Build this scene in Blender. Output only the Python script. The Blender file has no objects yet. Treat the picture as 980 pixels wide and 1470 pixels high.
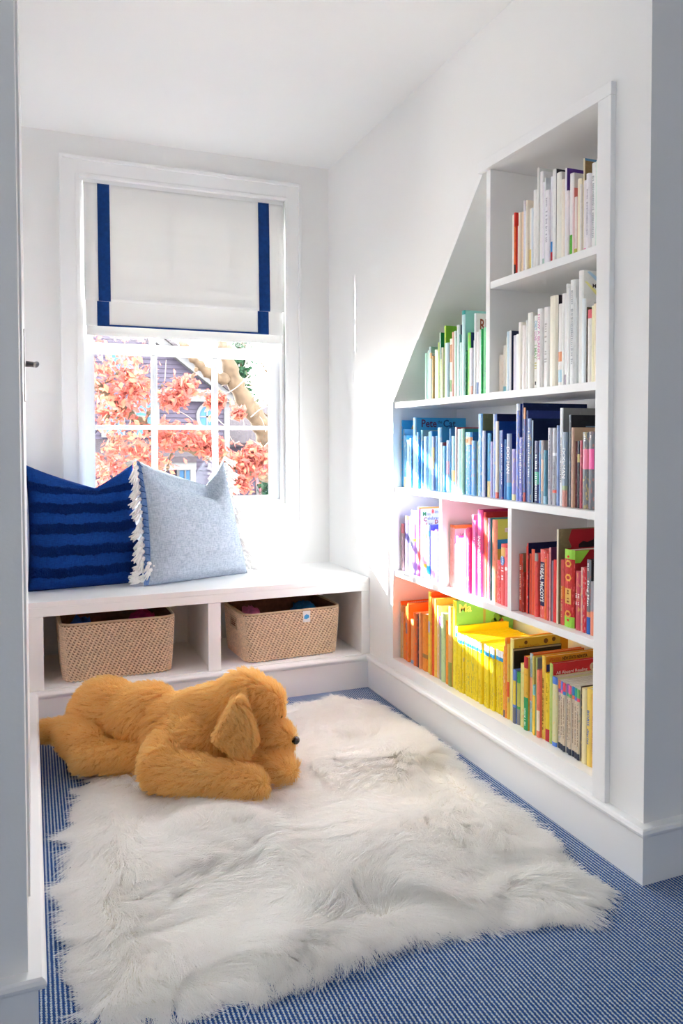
import bpy, bmesh, math, random
import numpy as np
from mathutils import Vector, Matrix

# ------------------------------------------------------------------ camera, sky, sun, exposure
SC = bpy.context.scene
COL = SC.collection
W_PX, H_PX, F_PX, PP_Y = 980, 1470, 1103.92, 669.12
cam_d = bpy.data.cameras.new('camera')
cam = bpy.data.objects.new('camera', cam_d); COL.objects.link(cam)
_yaw, _pitch, _roll = .3842, -.03224, -.00194
_fw = Vector((math.sin(_yaw)*math.cos(_pitch), math.cos(_yaw)*math.cos(_pitch), math.sin(_pitch)))
_r = Vector((math.cos(_yaw), -math.sin(_yaw), 0)); _u = _r.cross(_fw)
_r2 = _r*math.cos(_roll)+_u*math.sin(_roll); _u2 = -_r*math.sin(_roll)+_u*math.cos(_roll)
cam.matrix_world = Matrix(((_r2.x, _u2.x, -_fw.x, 0), (_r2.y, _u2.y, -_fw.y, 0), (_r2.z, _u2.z, -_fw.z, 1.05), (0, 0, 0, 1)))
cam_d.sensor_fit = 'VERTICAL'; cam_d.sensor_height = 36; cam_d.sensor_width = 24
cam_d.lens = F_PX*36/H_PX
cam_d.shift_y = -(H_PX/2-PP_Y)/H_PX
cam_d.clip_start = .05; cam_d.clip_end = 300
SC.camera = cam

world = bpy.data.worlds.new('sky'); SC.world = world; world.use_nodes = True
_bg = world.node_tree.nodes['Background']
_bg.inputs[0].default_value = (1, .988, .968, 1); _bg.inputs[1].default_value = 1.0

sun_d = bpy.data.lights.new('sun', 'SUN'); sun_d.energy = 2.1; sun_d.angle = .009; sun_d.color = (1, .995, .97)
sun = bpy.data.objects.new('sun', sun_d); COL.objects.link(sun)
SUN_DIR = Vector((.75, -1, -.537)).normalized()
sun.rotation_euler = SUN_DIR.to_track_quat('-Z', 'Y').to_euler()
sun.location = (-4, 9, 6)

def portal(name, loc, rot, sx, sy):
    d = bpy.data.lights.new(name, 'AREA'); d.shape = 'RECTANGLE'; d.size = sx; d.size_y = sy
    d.cycles.is_portal = True
    o = bpy.data.objects.new(name, d); COL.objects.link(o); o.location = loc; o.rotation_euler = rot
portal('window_portal', (.66, 3.66, 1.46), (-math.pi/2, 0, 0), 1.0, 1.5)
portal('fill_window_portal', (-2.85, -.75, 1.45), (0, -math.pi/2, 0), 1.5, 1.1)  # guides sky light through the added side window

SC.view_settings.view_transform = 'Standard'; SC.view_settings.look = 'None'
SC.view_settings.gamma = 1; SC.view_settings.use_curve_mapping = False
SC.view_settings.exposure = 4.88
SC.cycles.use_denoising = True
SC.cycles.max_bounces = 18; SC.cycles.diffuse_bounces = 14; SC.cycles.transmission_bounces = 14; SC.cycles.transparent_max_bounces = 12
SC.cycles.caustics_reflective = False; SC.cycles.caustics_refractive = False
SC.cycles.sample_clamp_indirect = 6

random.seed(4)
RNG = np.random.default_rng(11)

# ------------------------------------------------------------------ helpers
def lin(c):
    return c/12.92 if c <= .04045 else ((c+.055)/1.055)**2.4
def hexc(h):
    return tuple(lin(int(h[i:i+2], 16)/255) for i in (0, 2, 4))

def tag(o, label=None, cat=None, group=None, kind=None):
    if label: o['label'] = label
    if cat: o['category'] = cat
    if group: o['group'] = group
    if kind: o['kind'] = kind
    return o

def empty(name, loc=(0, 0, 0), rz=0):
    o = bpy.data.objects.new(name, None); COL.objects.link(o)
    o.location = loc; o.rotation_euler = (0, 0, rz); o.empty_display_size = .05
    return o

class MB:
    """collects faces, becomes one mesh object"""
    def __init__(s): s.v = []; s.f = []; s.m = []; s.c = []; s.k = []
    def add(s, vs, fs, mi=0, col=None, ink=None):
        n = len(s.v); s.v += [tuple(x) for x in vs]
        for f in fs:
            s.f.append(tuple(i+n for i in f)); s.m.append(mi); s.c.append(col); s.k.append(ink)
        return s
    def box(s, a, b, mi=0, col=None, ink=None):
        x0, y0, z0 = [min(p, q) for p, q in zip(a, b)]; x1, y1, z1 = [max(p, q) for p, q in zip(a, b)]
        return s.add([(x0, y0, z0), (x1, y0, z0), (x1, y1, z0), (x0, y1, z0), (x0, y0, z1), (x1, y0, z1), (x1, y1, z1), (x0, y1, z1)],
              [(0, 3, 2, 1), (4, 5, 6, 7), (0, 1, 5, 4), (1, 2, 6, 5), (2, 3, 7, 6), (3, 0, 4, 7)], mi, col, ink)
    def quad(s, a, b, c, d, mi=0, col=None): return s.add([a, b, c, d], [(0, 1, 2, 3)], mi, col)
    def prism(s, poly, axis, lo, hi, mi=0):
        """poly: 2D points in the two other axes (in x,y,z order), swept along axis"""
        def P(p, t):
            q = list(p); q.insert(axis, t); return tuple(q)
        n = len(poly)
        vs = [P(p, lo) for p in poly]+[P(p, hi) for p in poly]
        fs = [tuple(range(n)), tuple(range(2*n-1, n-1, -1))]+[(i, i+n, (i+1) % n+n, (i+1) % n) for i in range(n)]
        return s.add(vs, fs, mi)
    def tube(s, pts, rad, seg=8, mi=0, closed=False, cap=True):
        pts = [Vector(p) for p in pts]; n = len(pts)
        rad = rad if hasattr(rad, '__len__') else [rad]*n
        base = len(s.v); up = None; rings = []
        for i, p in enumerate(pts):
            if closed: t = pts[(i+1) % n]-pts[i-1]
            else: t = pts[min(i+1, n-1)]-pts[max(i-1, 0)]
            t.normalize()
            if up is None:
                up = Vector((0, 0, 1)) if abs(t.z) < .9 else Vector((1, 0, 0))
            side = t.cross(up).normalized(); up2 = side.cross(t).normalized(); up = up2
            rings.append([p+(side*math.cos(2*math.pi*k/seg)+up2*math.sin(2*math.pi*k/seg))*rad[i] for k in range(seg)])
        vs = [q for r in rings for q in r]; fs = []
        for i in range(n if closed else n-1):
            j = (i+1) % n
            for k in range(seg):
                k2 = (k+1) % seg; fs.append((i*seg+k, i*seg+k2, j*seg+k2, j*seg+k))
        if cap and not closed:
            fs.append(tuple(range(seg-1, -1, -1))); fs.append(tuple((n-1)*seg+k for k in range(seg)))
        return s.add(vs, fs, mi)
    def ellipsoid(s, c, r, rot=None, nu=20, nv=12, mi=0):
        vs = []; fs = []
        M = rot or Matrix.Identity(3)
        for j in range(nv+1):
            th = math.pi*j/nv
            for i in range(nu):
                ph = 2*math.pi*i/nu
                q = M @ Vector((r[0]*math.sin(th)*math.cos(ph), r[1]*math.sin(th)*math.sin(ph), r[2]*math.cos(th)))
                vs.append(Vector(c)+q)
        for j in range(nv):
            for i in range(nu):
                a, b = j*nu+i, j*nu+(i+1) % nu
                fs.append((a, a+nu, b+nu, b))
        return s.add(vs, fs, mi)
    def mesh(s, name, mats, smooth=False, bevel=0):
        me = bpy.data.meshes.new(name); me.from_pydata(s.v, [], s.f)
        mats = mats if isinstance(mats, (list, tuple)) else [mats]
        for m in mats: me.materials.append(m)
        me.polygons.foreach_set('material_index', s.m)
        if any(c is not None for c in s.c):
            for nm, arr in (('Col', s.c), ('Ink', s.k)):
                at = me.color_attributes.new(nm, 'FLOAT_COLOR', 'CORNER')
                buf = np.ones((len(me.loops), 4), np.float32); i = 0
                for f, c, c0 in zip(s.f, arr, s.c):
                    buf[i:i+len(f), :3] = c if c is not None else (c0 or (1, 1, 1)); i += len(f)
                at.data.foreach_set('color', buf.ravel())
        if smooth: me.polygons.foreach_set('use_smooth', [True]*len(s.f))
        me.update()
        return me
    def build(s, name, mats, parent=None, smooth=False, bevel=0, recalc=False):
        me = s.mesh(name, mats, smooth)
        if bevel or recalc:
            bm = bmesh.new(); bm.from_mesh(me)
            bmesh.ops.remove_doubles(bm, verts=bm.verts, dist=1e-6)
            bmesh.ops.recalc_face_normals(bm, faces=bm.faces)
            if bevel: bmesh.ops.bevel(bm, geom=[e for e in bm.edges if e.calc_face_angle(0) > .5], offset=bevel, segments=2, profile=.6, affect='EDGES')
            bm.to_mesh(me); bm.free()
        return obj(name, me, parent)

def obj(name, me, parent=None):
    o = bpy.data.objects.new(name, me); COL.objects.link(o)
    if parent: o.parent = parent
    return o
def struct(o, label=None):
    o['kind'] = 'structure'
    if label: o['label'] = label
    return o

# ------------------------------------------------------------------ materials
def new_mat(name):
    m = bpy.data.materials.new(name); m.use_nodes = True
    nt = m.node_tree; return m, nt, nt.nodes['Principled BSDF']
def mat(name, col, rough=.5, spec=.5, metal=0, vary=0, scale=40, bump=0, bscale=200, sheen=0):
    m, nt, b = new_mat(name); col = hexc(col) if isinstance(col, str) else col
    b.inputs['Base Color'].default_value = (*col, 1); b.inputs['Roughness'].default_value = rough
    b.inputs['Specular IOR Level'].default_value = spec; b.inputs['Metallic'].default_value = metal
    if sheen: b.inputs['Sheen Weight'].default_value = sheen
    tc = nt.nodes.new('ShaderNodeTexCoord')
    if vary:
        n = nt.nodes.new('ShaderNodeTexNoise'); n.inputs['Scale'].default_value = scale; n.inputs['Detail'].default_value = 3
        nt.links.new(tc.outputs['Object'], n.inputs['Vector'])
        r = nt.nodes.new('ShaderNodeMapRange'); r.inputs[1].default_value = .3; r.inputs[2].default_value = .7
        r.inputs[3].default_value = 1-vary; r.inputs[4].default_value = 1+vary
        nt.links.new(n.outputs['Fac'], r.inputs[0])
        mx = nt.nodes.new('ShaderNodeVectorMath'); mx.operation = 'SCALE'; mx.inputs[0].default_value = col
        nt.links.new(r.outputs[0], mx.inputs['Scale']); nt.links.new(mx.outputs[0], b.inputs['Base Color'])
    if bump:
        n2 = nt.nodes.new('ShaderNodeTexNoise'); n2.inputs['Scale'].default_value = bscale; n2.inputs['Detail'].default_value = 2
        nt.links.new(tc.outputs['Object'], n2.inputs['Vector'])
        bp = nt.nodes.new('ShaderNodeBump'); bp.inputs['Strength'].default_value = bump; bp.inputs['Distance'].default_value = .002
        nt.links.new(n2.outputs['Fac'], bp.inputs['Height']); nt.links.new(bp.outputs[0], b.inputs['Normal'])
    return m

M = {}
M['wall'] = mat('wall_paint', (.89, .888, .878), .7, .3, vary=.01, scale=2, bump=.08, bscale=120)
M['ceil'] = mat('ceiling_paint', (.915, .913, .905), .8, .2, vary=.01, scale=2)
M['trim'] = mat('trim_paint', (.895, .896, .893), .38, .45, vary=.01, scale=3)
M['sash'] = mat('sash_paint', (.82, .85, .88), .35, .5, vary=.01, scale=3)
M['navy'] = mat('navy_ribbon', '123a78', .8, .2, vary=.15, scale=60, bump=.3, bscale=600)
M['steel'] = mat('brushed_nickel', (.42, .41, .40), .35, .5, 1, vary=.1, scale=80)
M['page'] = mat('page_paper', (.82, .79, .71), .9, .1, vary=.06, scale=300)
M['white_print'] = mat('white_print', (.85, .85, .85), .6, vary=.02)

def cloth(name, col, transl, vary=.03):
    m, nt, b = new_mat(name); out = nt.nodes['Material Output']
    b.inputs['Base Color'].default_value = (*col, 1); b.inputs['Roughness'].default_value = .9; b.inputs['Specular IOR Level'].default_value = .1
    t = nt.nodes.new('ShaderNodeBsdfTranslucent'); t.inputs[0].default_value = (*col, 1)
    mx = nt.nodes.new('ShaderNodeMixShader'); mx.inputs[0].default_value = transl
    nt.links.new(b.outputs[0], mx.inputs[1]); nt.links.new(t.outputs[0], mx.inputs[2]); nt.links.new(mx.outputs[0], out.inputs[0])
    tc = nt.nodes.new('ShaderNodeTexCoord'); n = nt.nodes.new('ShaderNodeTexNoise'); n.inputs['Scale'].default_value = 500
    bp = nt.nodes.new('ShaderNodeBump'); bp.inputs['Strength'].default_value = .1; bp.inputs['Distance'].default_value = .001
    nt.links.new(tc.outputs['Object'], n.inputs['Vector']); nt.links.new(n.outputs['Fac'], bp.inputs['Height']); nt.links.new(bp.outputs[0], b.inputs['Normal'])
    return m
M['blind'] = cloth('blind_linen', (.86, .855, .835), .05)

def glass():
    m, nt, b = new_mat('window_glass'); out = nt.nodes['Material Output']; nt.nodes.remove(b)
    t = nt.nodes.new('ShaderNodeBsdfTransparent'); t.inputs[0].default_value = (.97, .985, .99, 1)
    g = nt.nodes.new('ShaderNodeBsdfGlossy'); g.inputs['Roughness'].default_value = .02
    f = nt.nodes.new('ShaderNodeFresnel'); f.inputs[0].default_value = 1.35
    mx = nt.nodes.new('ShaderNodeMixShader')
    nt.links.new(f.outputs[0], mx.inputs[0]); nt.links.new(t.outputs[0], mx.inputs[1]); nt.links.new(g.outputs[0], mx.inputs[2])
    nt.links.new(mx.outputs[0], out.inputs[0]); return m
M['glass'] = glass()

def node_math(nt, op, a, b=None, c=None):
    n = nt.nodes.new('ShaderNodeMath'); n.operation = op
    for i, x in enumerate((a, b, c)):
        if x is None: continue
        if hasattr(x, 'is_linked') or hasattr(x, 'links'): nt.links.new(x, n.inputs[i])
        else: n.inputs[i].default_value = x
    return n.outputs[0]

def carpet():
    m, nt, b = new_mat('striped_woven_carpet'); mm = lambda *a: node_math(nt, *a)
    tc = nt.nodes.new('ShaderNodeTexCoord'); sep = nt.nodes.new('ShaderNodeSeparateXYZ')
    n = nt.nodes.new('ShaderNodeTexNoise'); n.inputs['Scale'].default_value = 160; n.inputs['Detail'].default_value = 1
    nt.links.new(tc.outputs['Object'], n.inputs['Vector'])
    wob = mm('MULTIPLY', mm('SUBTRACT', n.outputs['Fac'], .5), .35)
    nt.links.new(tc.outputs['Object'], sep.inputs[0])
    u = mm('ADD', mm('DIVIDE', sep.outputs[0], .0086), wob)
    row = mm('FLOOR', u)
    s = mm('ABSOLUTE', mm('SUBTRACT', mm('SUBTRACT', u, row), .5))
    v = mm('ADD', mm('DIVIDE', sep.outputs[1], .0068), mm('MULTIPLY', mm('MODULO', mm('ABSOLUTE', row), 2.0), .5))
    v = mm('ADD', v, wob)
    bead = mm('COSINE', mm('MULTIPLY', v, 2*math.pi))
    wid = mm('ADD', .2, mm('MULTIPLY', bead, .09))
    d = mm('SUBTRACT', wid, s)
    r = nt.nodes.new('ShaderNodeMapRange'); r.inputs[1].default_value = -.05; r.inputs[2].default_value = .05
    nt.links.new(d, r.inputs[0])
    # dark blue knots between the pale ones
    bead2 = mm('COSINE', mm('MULTIPLY', mm('ADD', v, .5), 2*math.pi))
    mixb = nt.nodes.new('ShaderNodeMix'); mixb.data_type = 'RGBA'
    mixb.inputs[6].default_value = (*hexc('16244f'), 1); mixb.inputs[7].default_value = (*hexc('3f6cb4'), 1)
    nt.links.new(mm('ADD', mm('MULTIPLY', bead2, .4), .5), mixb.inputs[0])
    mix = nt.nodes.new('ShaderNodeMix'); mix.data_type = 'RGBA'
    mix.inputs[7].default_value = (*hexc('c2ced6'), 1)
    nt.links.new(mixb.outputs[2], mix.inputs[6]); nt.links.new(r.outputs[0], mix.inputs[0])
    nt.links.new(mix.outputs[2], b.inputs['Base Color'])
    b.inputs['Roughness'].default_value = .95; b.inputs['Specular IOR Level'].default_value = .1
    bp = nt.nodes.new('ShaderNodeBump'); bp.inputs['Strength'].default_value = .7; bp.inputs['Distance'].default_value = .003
    nt.links.new(mm('ADD', r.outputs[0], mm('MULTIPLY', bead, .25)), bp.inputs['Height']); nt.links.new(bp.outputs[0], b.inputs['Normal'])
    return m
M['carpet'] = carpet()

def book_mat():
    m, nt, b = new_mat('printed_book_cover')
    a = nt.nodes.new('ShaderNodeVertexColor'); a.layer_name = 'Col'
    k = nt.nodes.new('ShaderNodeVertexColor'); k.layer_name = 'Ink'
    tc = nt.nodes.new('ShaderNodeTexCoord'); oi = nt.nodes.new('ShaderNodeObjectInfo')
    mp = nt.nodes.new('ShaderNodeMapping'); mp.inputs['Scale'].default_value = (60, 200, 70)
    nt.links.new(tc.outputs['Object'], mp.inputs['Vector'])
    cb = nt.nodes.new('ShaderNodeCombineXYZ')
    for i in range(3): nt.links.new(node_math(nt, 'MULTIPLY', oi.outputs['Random'], 50.+i*37), cb.inputs[i])
    nt.links.new(cb.outputs[0], mp.inputs['Location'])
    n = nt.nodes.new('ShaderNodeTexNoise'); n.inputs['Scale'].default_value = 1; n.inputs['Detail'].default_value = 2
    nt.links.new(mp.outputs[0], n.inputs['Vector'])
    r = nt.nodes.new('ShaderNodeMapRange'); r.inputs[1].default_value = .56; r.inputs[2].default_value = .66; r.inputs[4].default_value = .5
    nt.links.new(n.outputs['Fac'], r.inputs[0])
    mx = nt.nodes.new('ShaderNodeMix'); mx.data_type = 'RGBA'
    nt.links.new(r.outputs[0], mx.inputs[0]); nt.links.new(a.outputs[0], mx.inputs[6]); nt.links.new(k.outputs[0], mx.inputs[7])
    nt.links.new(mx.outputs[2], b.inputs['Base Color'])
    b.inputs['Roughness'].default_value = .42; b.inputs['Specular IOR Level'].default_value = .4
    return m
M['book'] = book_mat()
_inks = {}
def ink(h):
    if h not in _inks: _inks[h] = mat('ink_'+h, h, .55, .3, vary=.03)
    return _inks[h]

# ------------------------------------------------------------------ the room
XL, XR, YN, YB, YF, ZC, ZB, ZS = -.016, 1.34, 1.402, 3.473, 2.993, 2.35, .465, .139
RX0, RX1, RY0 = -2.6, 3.2, -2.8            # the bigger room the nook opens into
struct(MB().box((RX0-.2, RY0-.2, -.15), (RX1+.2, YB+.15, 0)).build('floor', M['carpet']), 'blue and white striped woven carpet')
struct(MB().box((RX0-.2, RY0-.2, ZC), (RX1+.2, YB+.15, ZC+.15)).build('ceiling', M['ceil']), 'plain white ceiling')
# left wall of the nook (with its return towards the room)
struct(MB().prism([(XL-.35, YN), (XL, YN), (XL, YB+.15), (XL-.35, YB+.15)], 2, 0, ZC).build('wall_left', M['wall'], recalc=True))
struct(MB().box((RX0-.2, YN, 0), (XL-.35, YN+.15, ZC)).build('wall_left_return', M['wall']))
# right wall, open where the bookcase is let in
BY0, BY1, BZ0, BZ1, BZT, BYT = 1.565, 2.755, .182, 1.206, 1.898, 2.112
wr = MB()
def wq(poly):   # a piece of the right wall, 4 cm thick behind the face
    wr.prism(poly, 0, XR, XR+.04)
_g = .0181
_sl = math.hypot(BYT-BY1, BZT-BZ1); _oy, _oz = (BZT-BZ1)/_sl*_g, (BY1-BYT)/_sl*_g      # outward offset of the slope
wq([(YN, 0), (BY0-_g, 0), (BY0-_g, ZC), (YN, ZC)])
wq([(BY0-_g, 0), (BY1+_g, 0), (BY1+_g, BZ0-.0225), (BY0-_g, BZ0-.0225)])
wq([(BY1+_g, 0), (YB+.15, 0), (YB+.15, ZC), (BY1+_g, ZC)])
wq([(BY0-_g, BZT+_g), (BYT, BZT+_g), (BYT, ZC), (BY0-_g, ZC)])
wq([(BYT, BZT+_g+.004), (BY1+_g, BZ1+.008), (BY1+_g, ZC), (BYT, ZC)])
struct(wr.build('wall_right', M['wall'], recalc=True))
struct(MB().box((XR+.04, YN, 0), (RX1+.2, YN+.15, ZC)).build('wall_right_return', M['wall'], recalc=True))
# window wall
OX0, OX1, OZ0, OZ1 = .203, 1.116, .762, 2.172
wb = MB()
for a, b in (((XL, 0), (OX0, ZC)), ((OX1, 0), (XR, ZC)), ((OX0, 0), (OX1, OZ0)), ((OX0, OZ1), (OX1, ZC))):
    wb.box((a[0], YB, a[1]), (b[0], YB+.15, b[1]))
struct(wb.build('wall_back', M['wall']))
# the room behind the camera: a window added on its left for fill light
LW = (-1.06, -.44, .92, 2.06)
rl = MB()
rl.box((RX0-.2, RY0, 0), (RX0, LW[0], ZC)).box((RX0-.2, LW[1], 0), (RX0, YN, ZC))
rl.box((RX0-.2, LW[0], 0), (RX0, LW[1], LW[2])).box((RX0-.2, LW[0], LW[3]), (RX0, LW[1], ZC))
struct(rl.build('wall_room_left', M['wall']))
struct(MB().box((RX1, RY0, 0), (RX1+.2, YN, ZC)).build('wall_room_right', M['wall']))
struct(MB().box((RX0-.2, RY0-.2, 0), (RX1+.2, RY0, ZC)).build('wall_room_rear', M['wall']))
w2 = struct(empty('fill_window', (RX0-.1, (LW[0]+LW[1])/2, LW[2])), 'added room window for fill light')
f2 = MB(); hw = (LW[1]-LW[0])/2; hh = LW[3]-LW[2]
for y in (-hw, 0, hw): f2.box((-.03, y-.025, 0), (.03, y+.025, hh))
for z in (0, hh): f2.box((-.03, -hw, z-.025), (.03, hw, z+.025))
f2.build('window_frame', M['trim'], w2)
for k in range(2):
    MB().box((-.004, -hw+k*hw+.025, .025), (.004, -hw+(k+1)*hw-.025, hh-.025)).build('pane', M['glass'], w2)

# baseboards: a board under a projecting rounded cap, mitred at the outer corners
TB, TCAP = .016, .029
PROF = [(0, 0), (TB, 0), (TB, ZS-.026), (TB+.004, ZS-.0205), (TCAP-.004, ZS-.0195), (TCAP, ZS-.014), (TCAP+.001, ZS-.009), (TCAP-.002, ZS-.003), (TCAP-.007, ZS), (0, ZS)]
def base_run(name, p0, p1):
    """p0, p1: functions giving (x, y) of both ends for an offset from the wall"""
    n = len(PROF)
    vs = [(*p0(o), z) for o, z in PROF]+[(*p1(o), z) for o, z in PROF]
    fs = [tuple(range(n)), tuple(range(2*n-1, n-1, -1))]+[(i, i+n, (i+1) % n+n, (i+1) % n) for i in range(n)]
    return struct(MB().add(vs, fs).build(name, M['trim'], recalc=True))
base_run('baseboard_right', lambda o: (XR-o, YN-o), lambda o: (XR-o, YF-o))
base_run('baseboard_right_return', lambda o: (XR-o, YN-o), lambda o: (RX1, YN-o))
base_run('baseboard_left', lambda o: (XL+o, YN-o), lambda o: (XL+o, YF-o))
base_run('baseboard_left_return', lambda o: (XL+o, YN-o), lambda o: (RX0, YN-o))
base_run('baseboard_back', lambda o: (XL+o, YF-o), lambda o: (XR-o, YF-o))

# eaves door in the left wall, seen nearly edge-on
door = struct(MB().box((XL, 1.62, ZS+.01), (XL+.004, 2.42, 2.02)).build('door_1', M['trim']), 'white flush door in the left wall')
hp = MB().box((XL+.004, 2.06, 1.15), (XL+.007, 2.10, 1.33)).build('escutcheon', M['steel'], door, bevel=.002)
MB().tube([(XL+.008, 2.08, 1.245), (XL+.028, 2.08, 1.243), (XL+.032, 2.07, 1.242), (XL+.033, 2.0, 1.238)], [.008, .007, .007, .006], 10).build('lever_handle', M['steel'], door, smooth=True)

# ------------------------------------------------------------------ window
win = struct(empty('window_1', (.66, YB, OZ0)), 'white double-hung window with divided panes')
def WB(name, mb, m='trim', parent=None, bevel=0):
    o = mb.build(name, M[m], None, bevel=bevel); o.parent = parent or win
    if parent is None: o.matrix_parent_inverse = Matrix.Translation((-.66, -YB, -OZ0))
    return o
def frame(mb, x0, x1, z0, z1, y0, y1, wl, wr=None, wb=None, wt=None):
    wr = wl if wr is None else wr; wb = wl if wb is None else wb; wt = wl if wt is None else wt
    mb.box((x0, y0, z0), (x0+wl, y1, z1)).box((x1-wr, y0, z0), (x1, y1, z1))
    mb.box((x0+wl, y0, z0), (x1-wr, y1, z0+wb)).box((x0+wl, y0, z1-wt), (x1-wr, y1, z1)); return mb
WB('casing', frame(MB(), .136, 1.185, .672, 2.243, YB-.016, YB, .062, .062, .075, .066), bevel=.002)
WB('casing_backband', frame(MB(), .126, 1.195, .661, 2.254, YB-.026, YB, .014), bevel=.003)
WB('casing_bead', frame(MB(), .190, 1.129, .744, 2.184, YB-.021, YB, .014), bevel=.003)
WB('jamb', frame(MB(), OX0, OX1, OZ0, OZ1, YB, YB+.15, .016, .016, .014, .014))
ls = WB('lower_sash', frame(MB(), .219, 1.100, .776, 1.478, YB+.03, YB+.065, .043, .045, .018, .044), 'sash', bevel=.003)
us = WB('upper_sash', frame(MB(), .219, 1.100, 1.440, 2.158, YB+.072, YB+.105, .043, .045, .038, .04), 'sash', bevel=.003)
gx0, gx1 = .262, 1.055
for sash, z0, z1, y in ((ls, .794, 1.434, YB+.047), (us, 1.478, 2.118, YB+.088)):
    xs = [gx0, .518, .793, gx1]; zm = 1.114 if sash is ls else (z0+z1)/2
    mb = MB()
    for x in xs[1:3]:
        o = MB().box((x-.012, y-.014, z0), (x+.012, y+.014, z1)).build('muntin', M['sash'], sash, bevel=.004)
    MB().box((gx0, y-.0135, zm-.009), (gx1, y+.0135, zm+.009)).build('muntin', M['sash'], sash, bevel=.004)
    for i in range(3):
        for a, b in ((z0, zm), (zm, z1)):
            MB().box((xs[i], y-.002, a), (xs[i+1], y+.002, b)).build('pane', M['glass'], sash)

# roman shade inside the casing
sh = tag(empty('roman_shade', (.666, YB-.01, 1.5)), 'white roman shade with navy ribbon border, half lowered over the window', 'window shade')
off = Vector((-.666, -(YB-.01), -1.5))
def shade_sheet(name, x0, x1, prof, mat_, th=.002, nx=24, wav=.0008, seed=0):
    """prof: list of (y,z) from top to bottom; thin cloth with a faint ripple"""
    mb = MB(); n = len(prof); vs = []
    for side in (0, th):
        for (y, z) in prof:
            for i in range(nx+1):
                x = x0+(x1-x0)*i/nx
                w = (-.003*math.exp(-((z-1.955)/.006)**2)-.003*math.exp(-((z-1.84)/.006)**2))+wav*(math.sin(x*9+z*7+seed)+.6*math.sin(x*23-z*15+seed*2))*min(1, (2.15-z)*6)
                vs.append((x+off.x, y+w+side+off.y, z+off.z))
    fs = []
    W = nx+1; B = n*W
    for j in range(n-1):
        for i in range(nx):
            a = j*W+i; fs.append((a, a+W, a+W+1, a+1)); fs.append((B+a, B+a+1, B+a+W+1, B+a+W))
    for i in range(nx):
        fs.append((i, i+1, B+i+1, B+i)); a = (n-1)*W+i; fs.append((a, B+a, B+a+1, a+1))
    for j in range(n-1):
        a = j*W; fs.append((a, B+a, B+a+W, a+W)); a += nx; fs.append((a, a+W, B+a+W, B+a))
    mb.add(vs, fs); return mb.build(name, mat_, sh, smooth=True, recalc=True)
def lerp_prof(pts, n=8):
    out = []
    for (a, b) in zip(pts, pts[1:]):
        for k in range(n): out.append((a[0]+(b[0]-a[0])*k/n, a[1]+(b[1]-a[1])*k/n))
    return out+[pts[-1]]
yA = YB-.016
tierA = lerp_prof([(yA+.01, 2.152), (yA+.003, 1.95), (yA-.002, 1.75), (yA-.006, 1.66), (yA-.003, 1.652), (yA+.004, 1.656)], 14)
tierB = lerp_prof([(yA+.006, 1.70), (yA+.002, 1.62), (yA, 1.553), (yA+.002, 1.546), (yA+.007, 1.55)], 5)
tierC = lerp_prof([(yA+.014, 1.62), (yA+.012, 1.506)], 6)
for nm, pr, ins, sd in (('shade_panel', tierA, .0, 0), ('fold', tierB, .004, 3), ('bottom_flap', tierC, .008, 5)):
    shade_sheet(nm, .222+ins, 1.108-ins, pr, M['blind'], seed=sd)
for x0, x1 in ((.279, .329), (.988, 1.040)):
    shade_sheet('navy_ribbon', x0, x1, [(y-.0025, z) for y, z in tierA], M['navy'], .001, 3)
    shade_sheet('navy_ribbon', x0-.006, x1-.006, [(y-.0025, z) for y, z in tierB], M['navy'], .001, 3, seed=3)
shade_sheet('navy_hem', .274, 1.034, [(y-.0035, z) for y, z in tierB if z < 1.562], M['navy'], .001, 24, seed=3)
MB().box((.222+off.x, YB-.004+off.y, 2.152+off.z), (1.108+off.x, YB+.028+off.y, 2.172-.014+off.z)).build('headrail', M['trim'], sh)

# ------------------------------------------------------------------ window bench
bench = tag(empty('window_bench', (.66, YF, 0)), 'white built-in window bench with two open cubbies under the window', 'bench')
def BP(name, mb, bevel=.0015):
    o = mb.build(name, M['trim'], None, bevel=bevel); o.parent = bench; o.matrix_parent_inverse = Matrix.Translation((-.66, -YF, 0)); return o
e = .0005
BP('seat_top', MB().box((XL+e, YF, ZB-.02), (XR-e, YB-e, ZB)))
BP('top_rail', MB().box((XL+e, YF+e, .411), (XR-e, YF+.02, ZB-.0205)))
for x0, x1 in ((XL+e, .035), (.642, .692), (1.301, XR-e)):
    BP('stile', MB().box((x0, YF+e, ZS+e), (x1, YF+.02, .4105)))
BP('cubby_floor', MB().box((XL+e, YF+.0205, .118), (XR-e, YB-e, ZS+.004)))
BP('bottom_rail', MB().box((.0355, YF+e, .1), (.6415, YF+.02, ZS+.0035)))
BP('bottom_rail', MB().box((.6925, YF+e, .1), (1.3005, YF+.02, ZS+.0035)))
BP('divider', MB().box((.650, YF+.0205, ZS+.0045), (.684, YB-e, ZB-.021)))
BP('side_panel', MB().box((XL+e, YF+.0205, ZS+.0045), (.030, YB-e, ZB-.021)))
BP('side_panel', MB().box((1.306, YF+.0205, ZS+.0045), (XR-e, YB-e, ZB-.021)))

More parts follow.
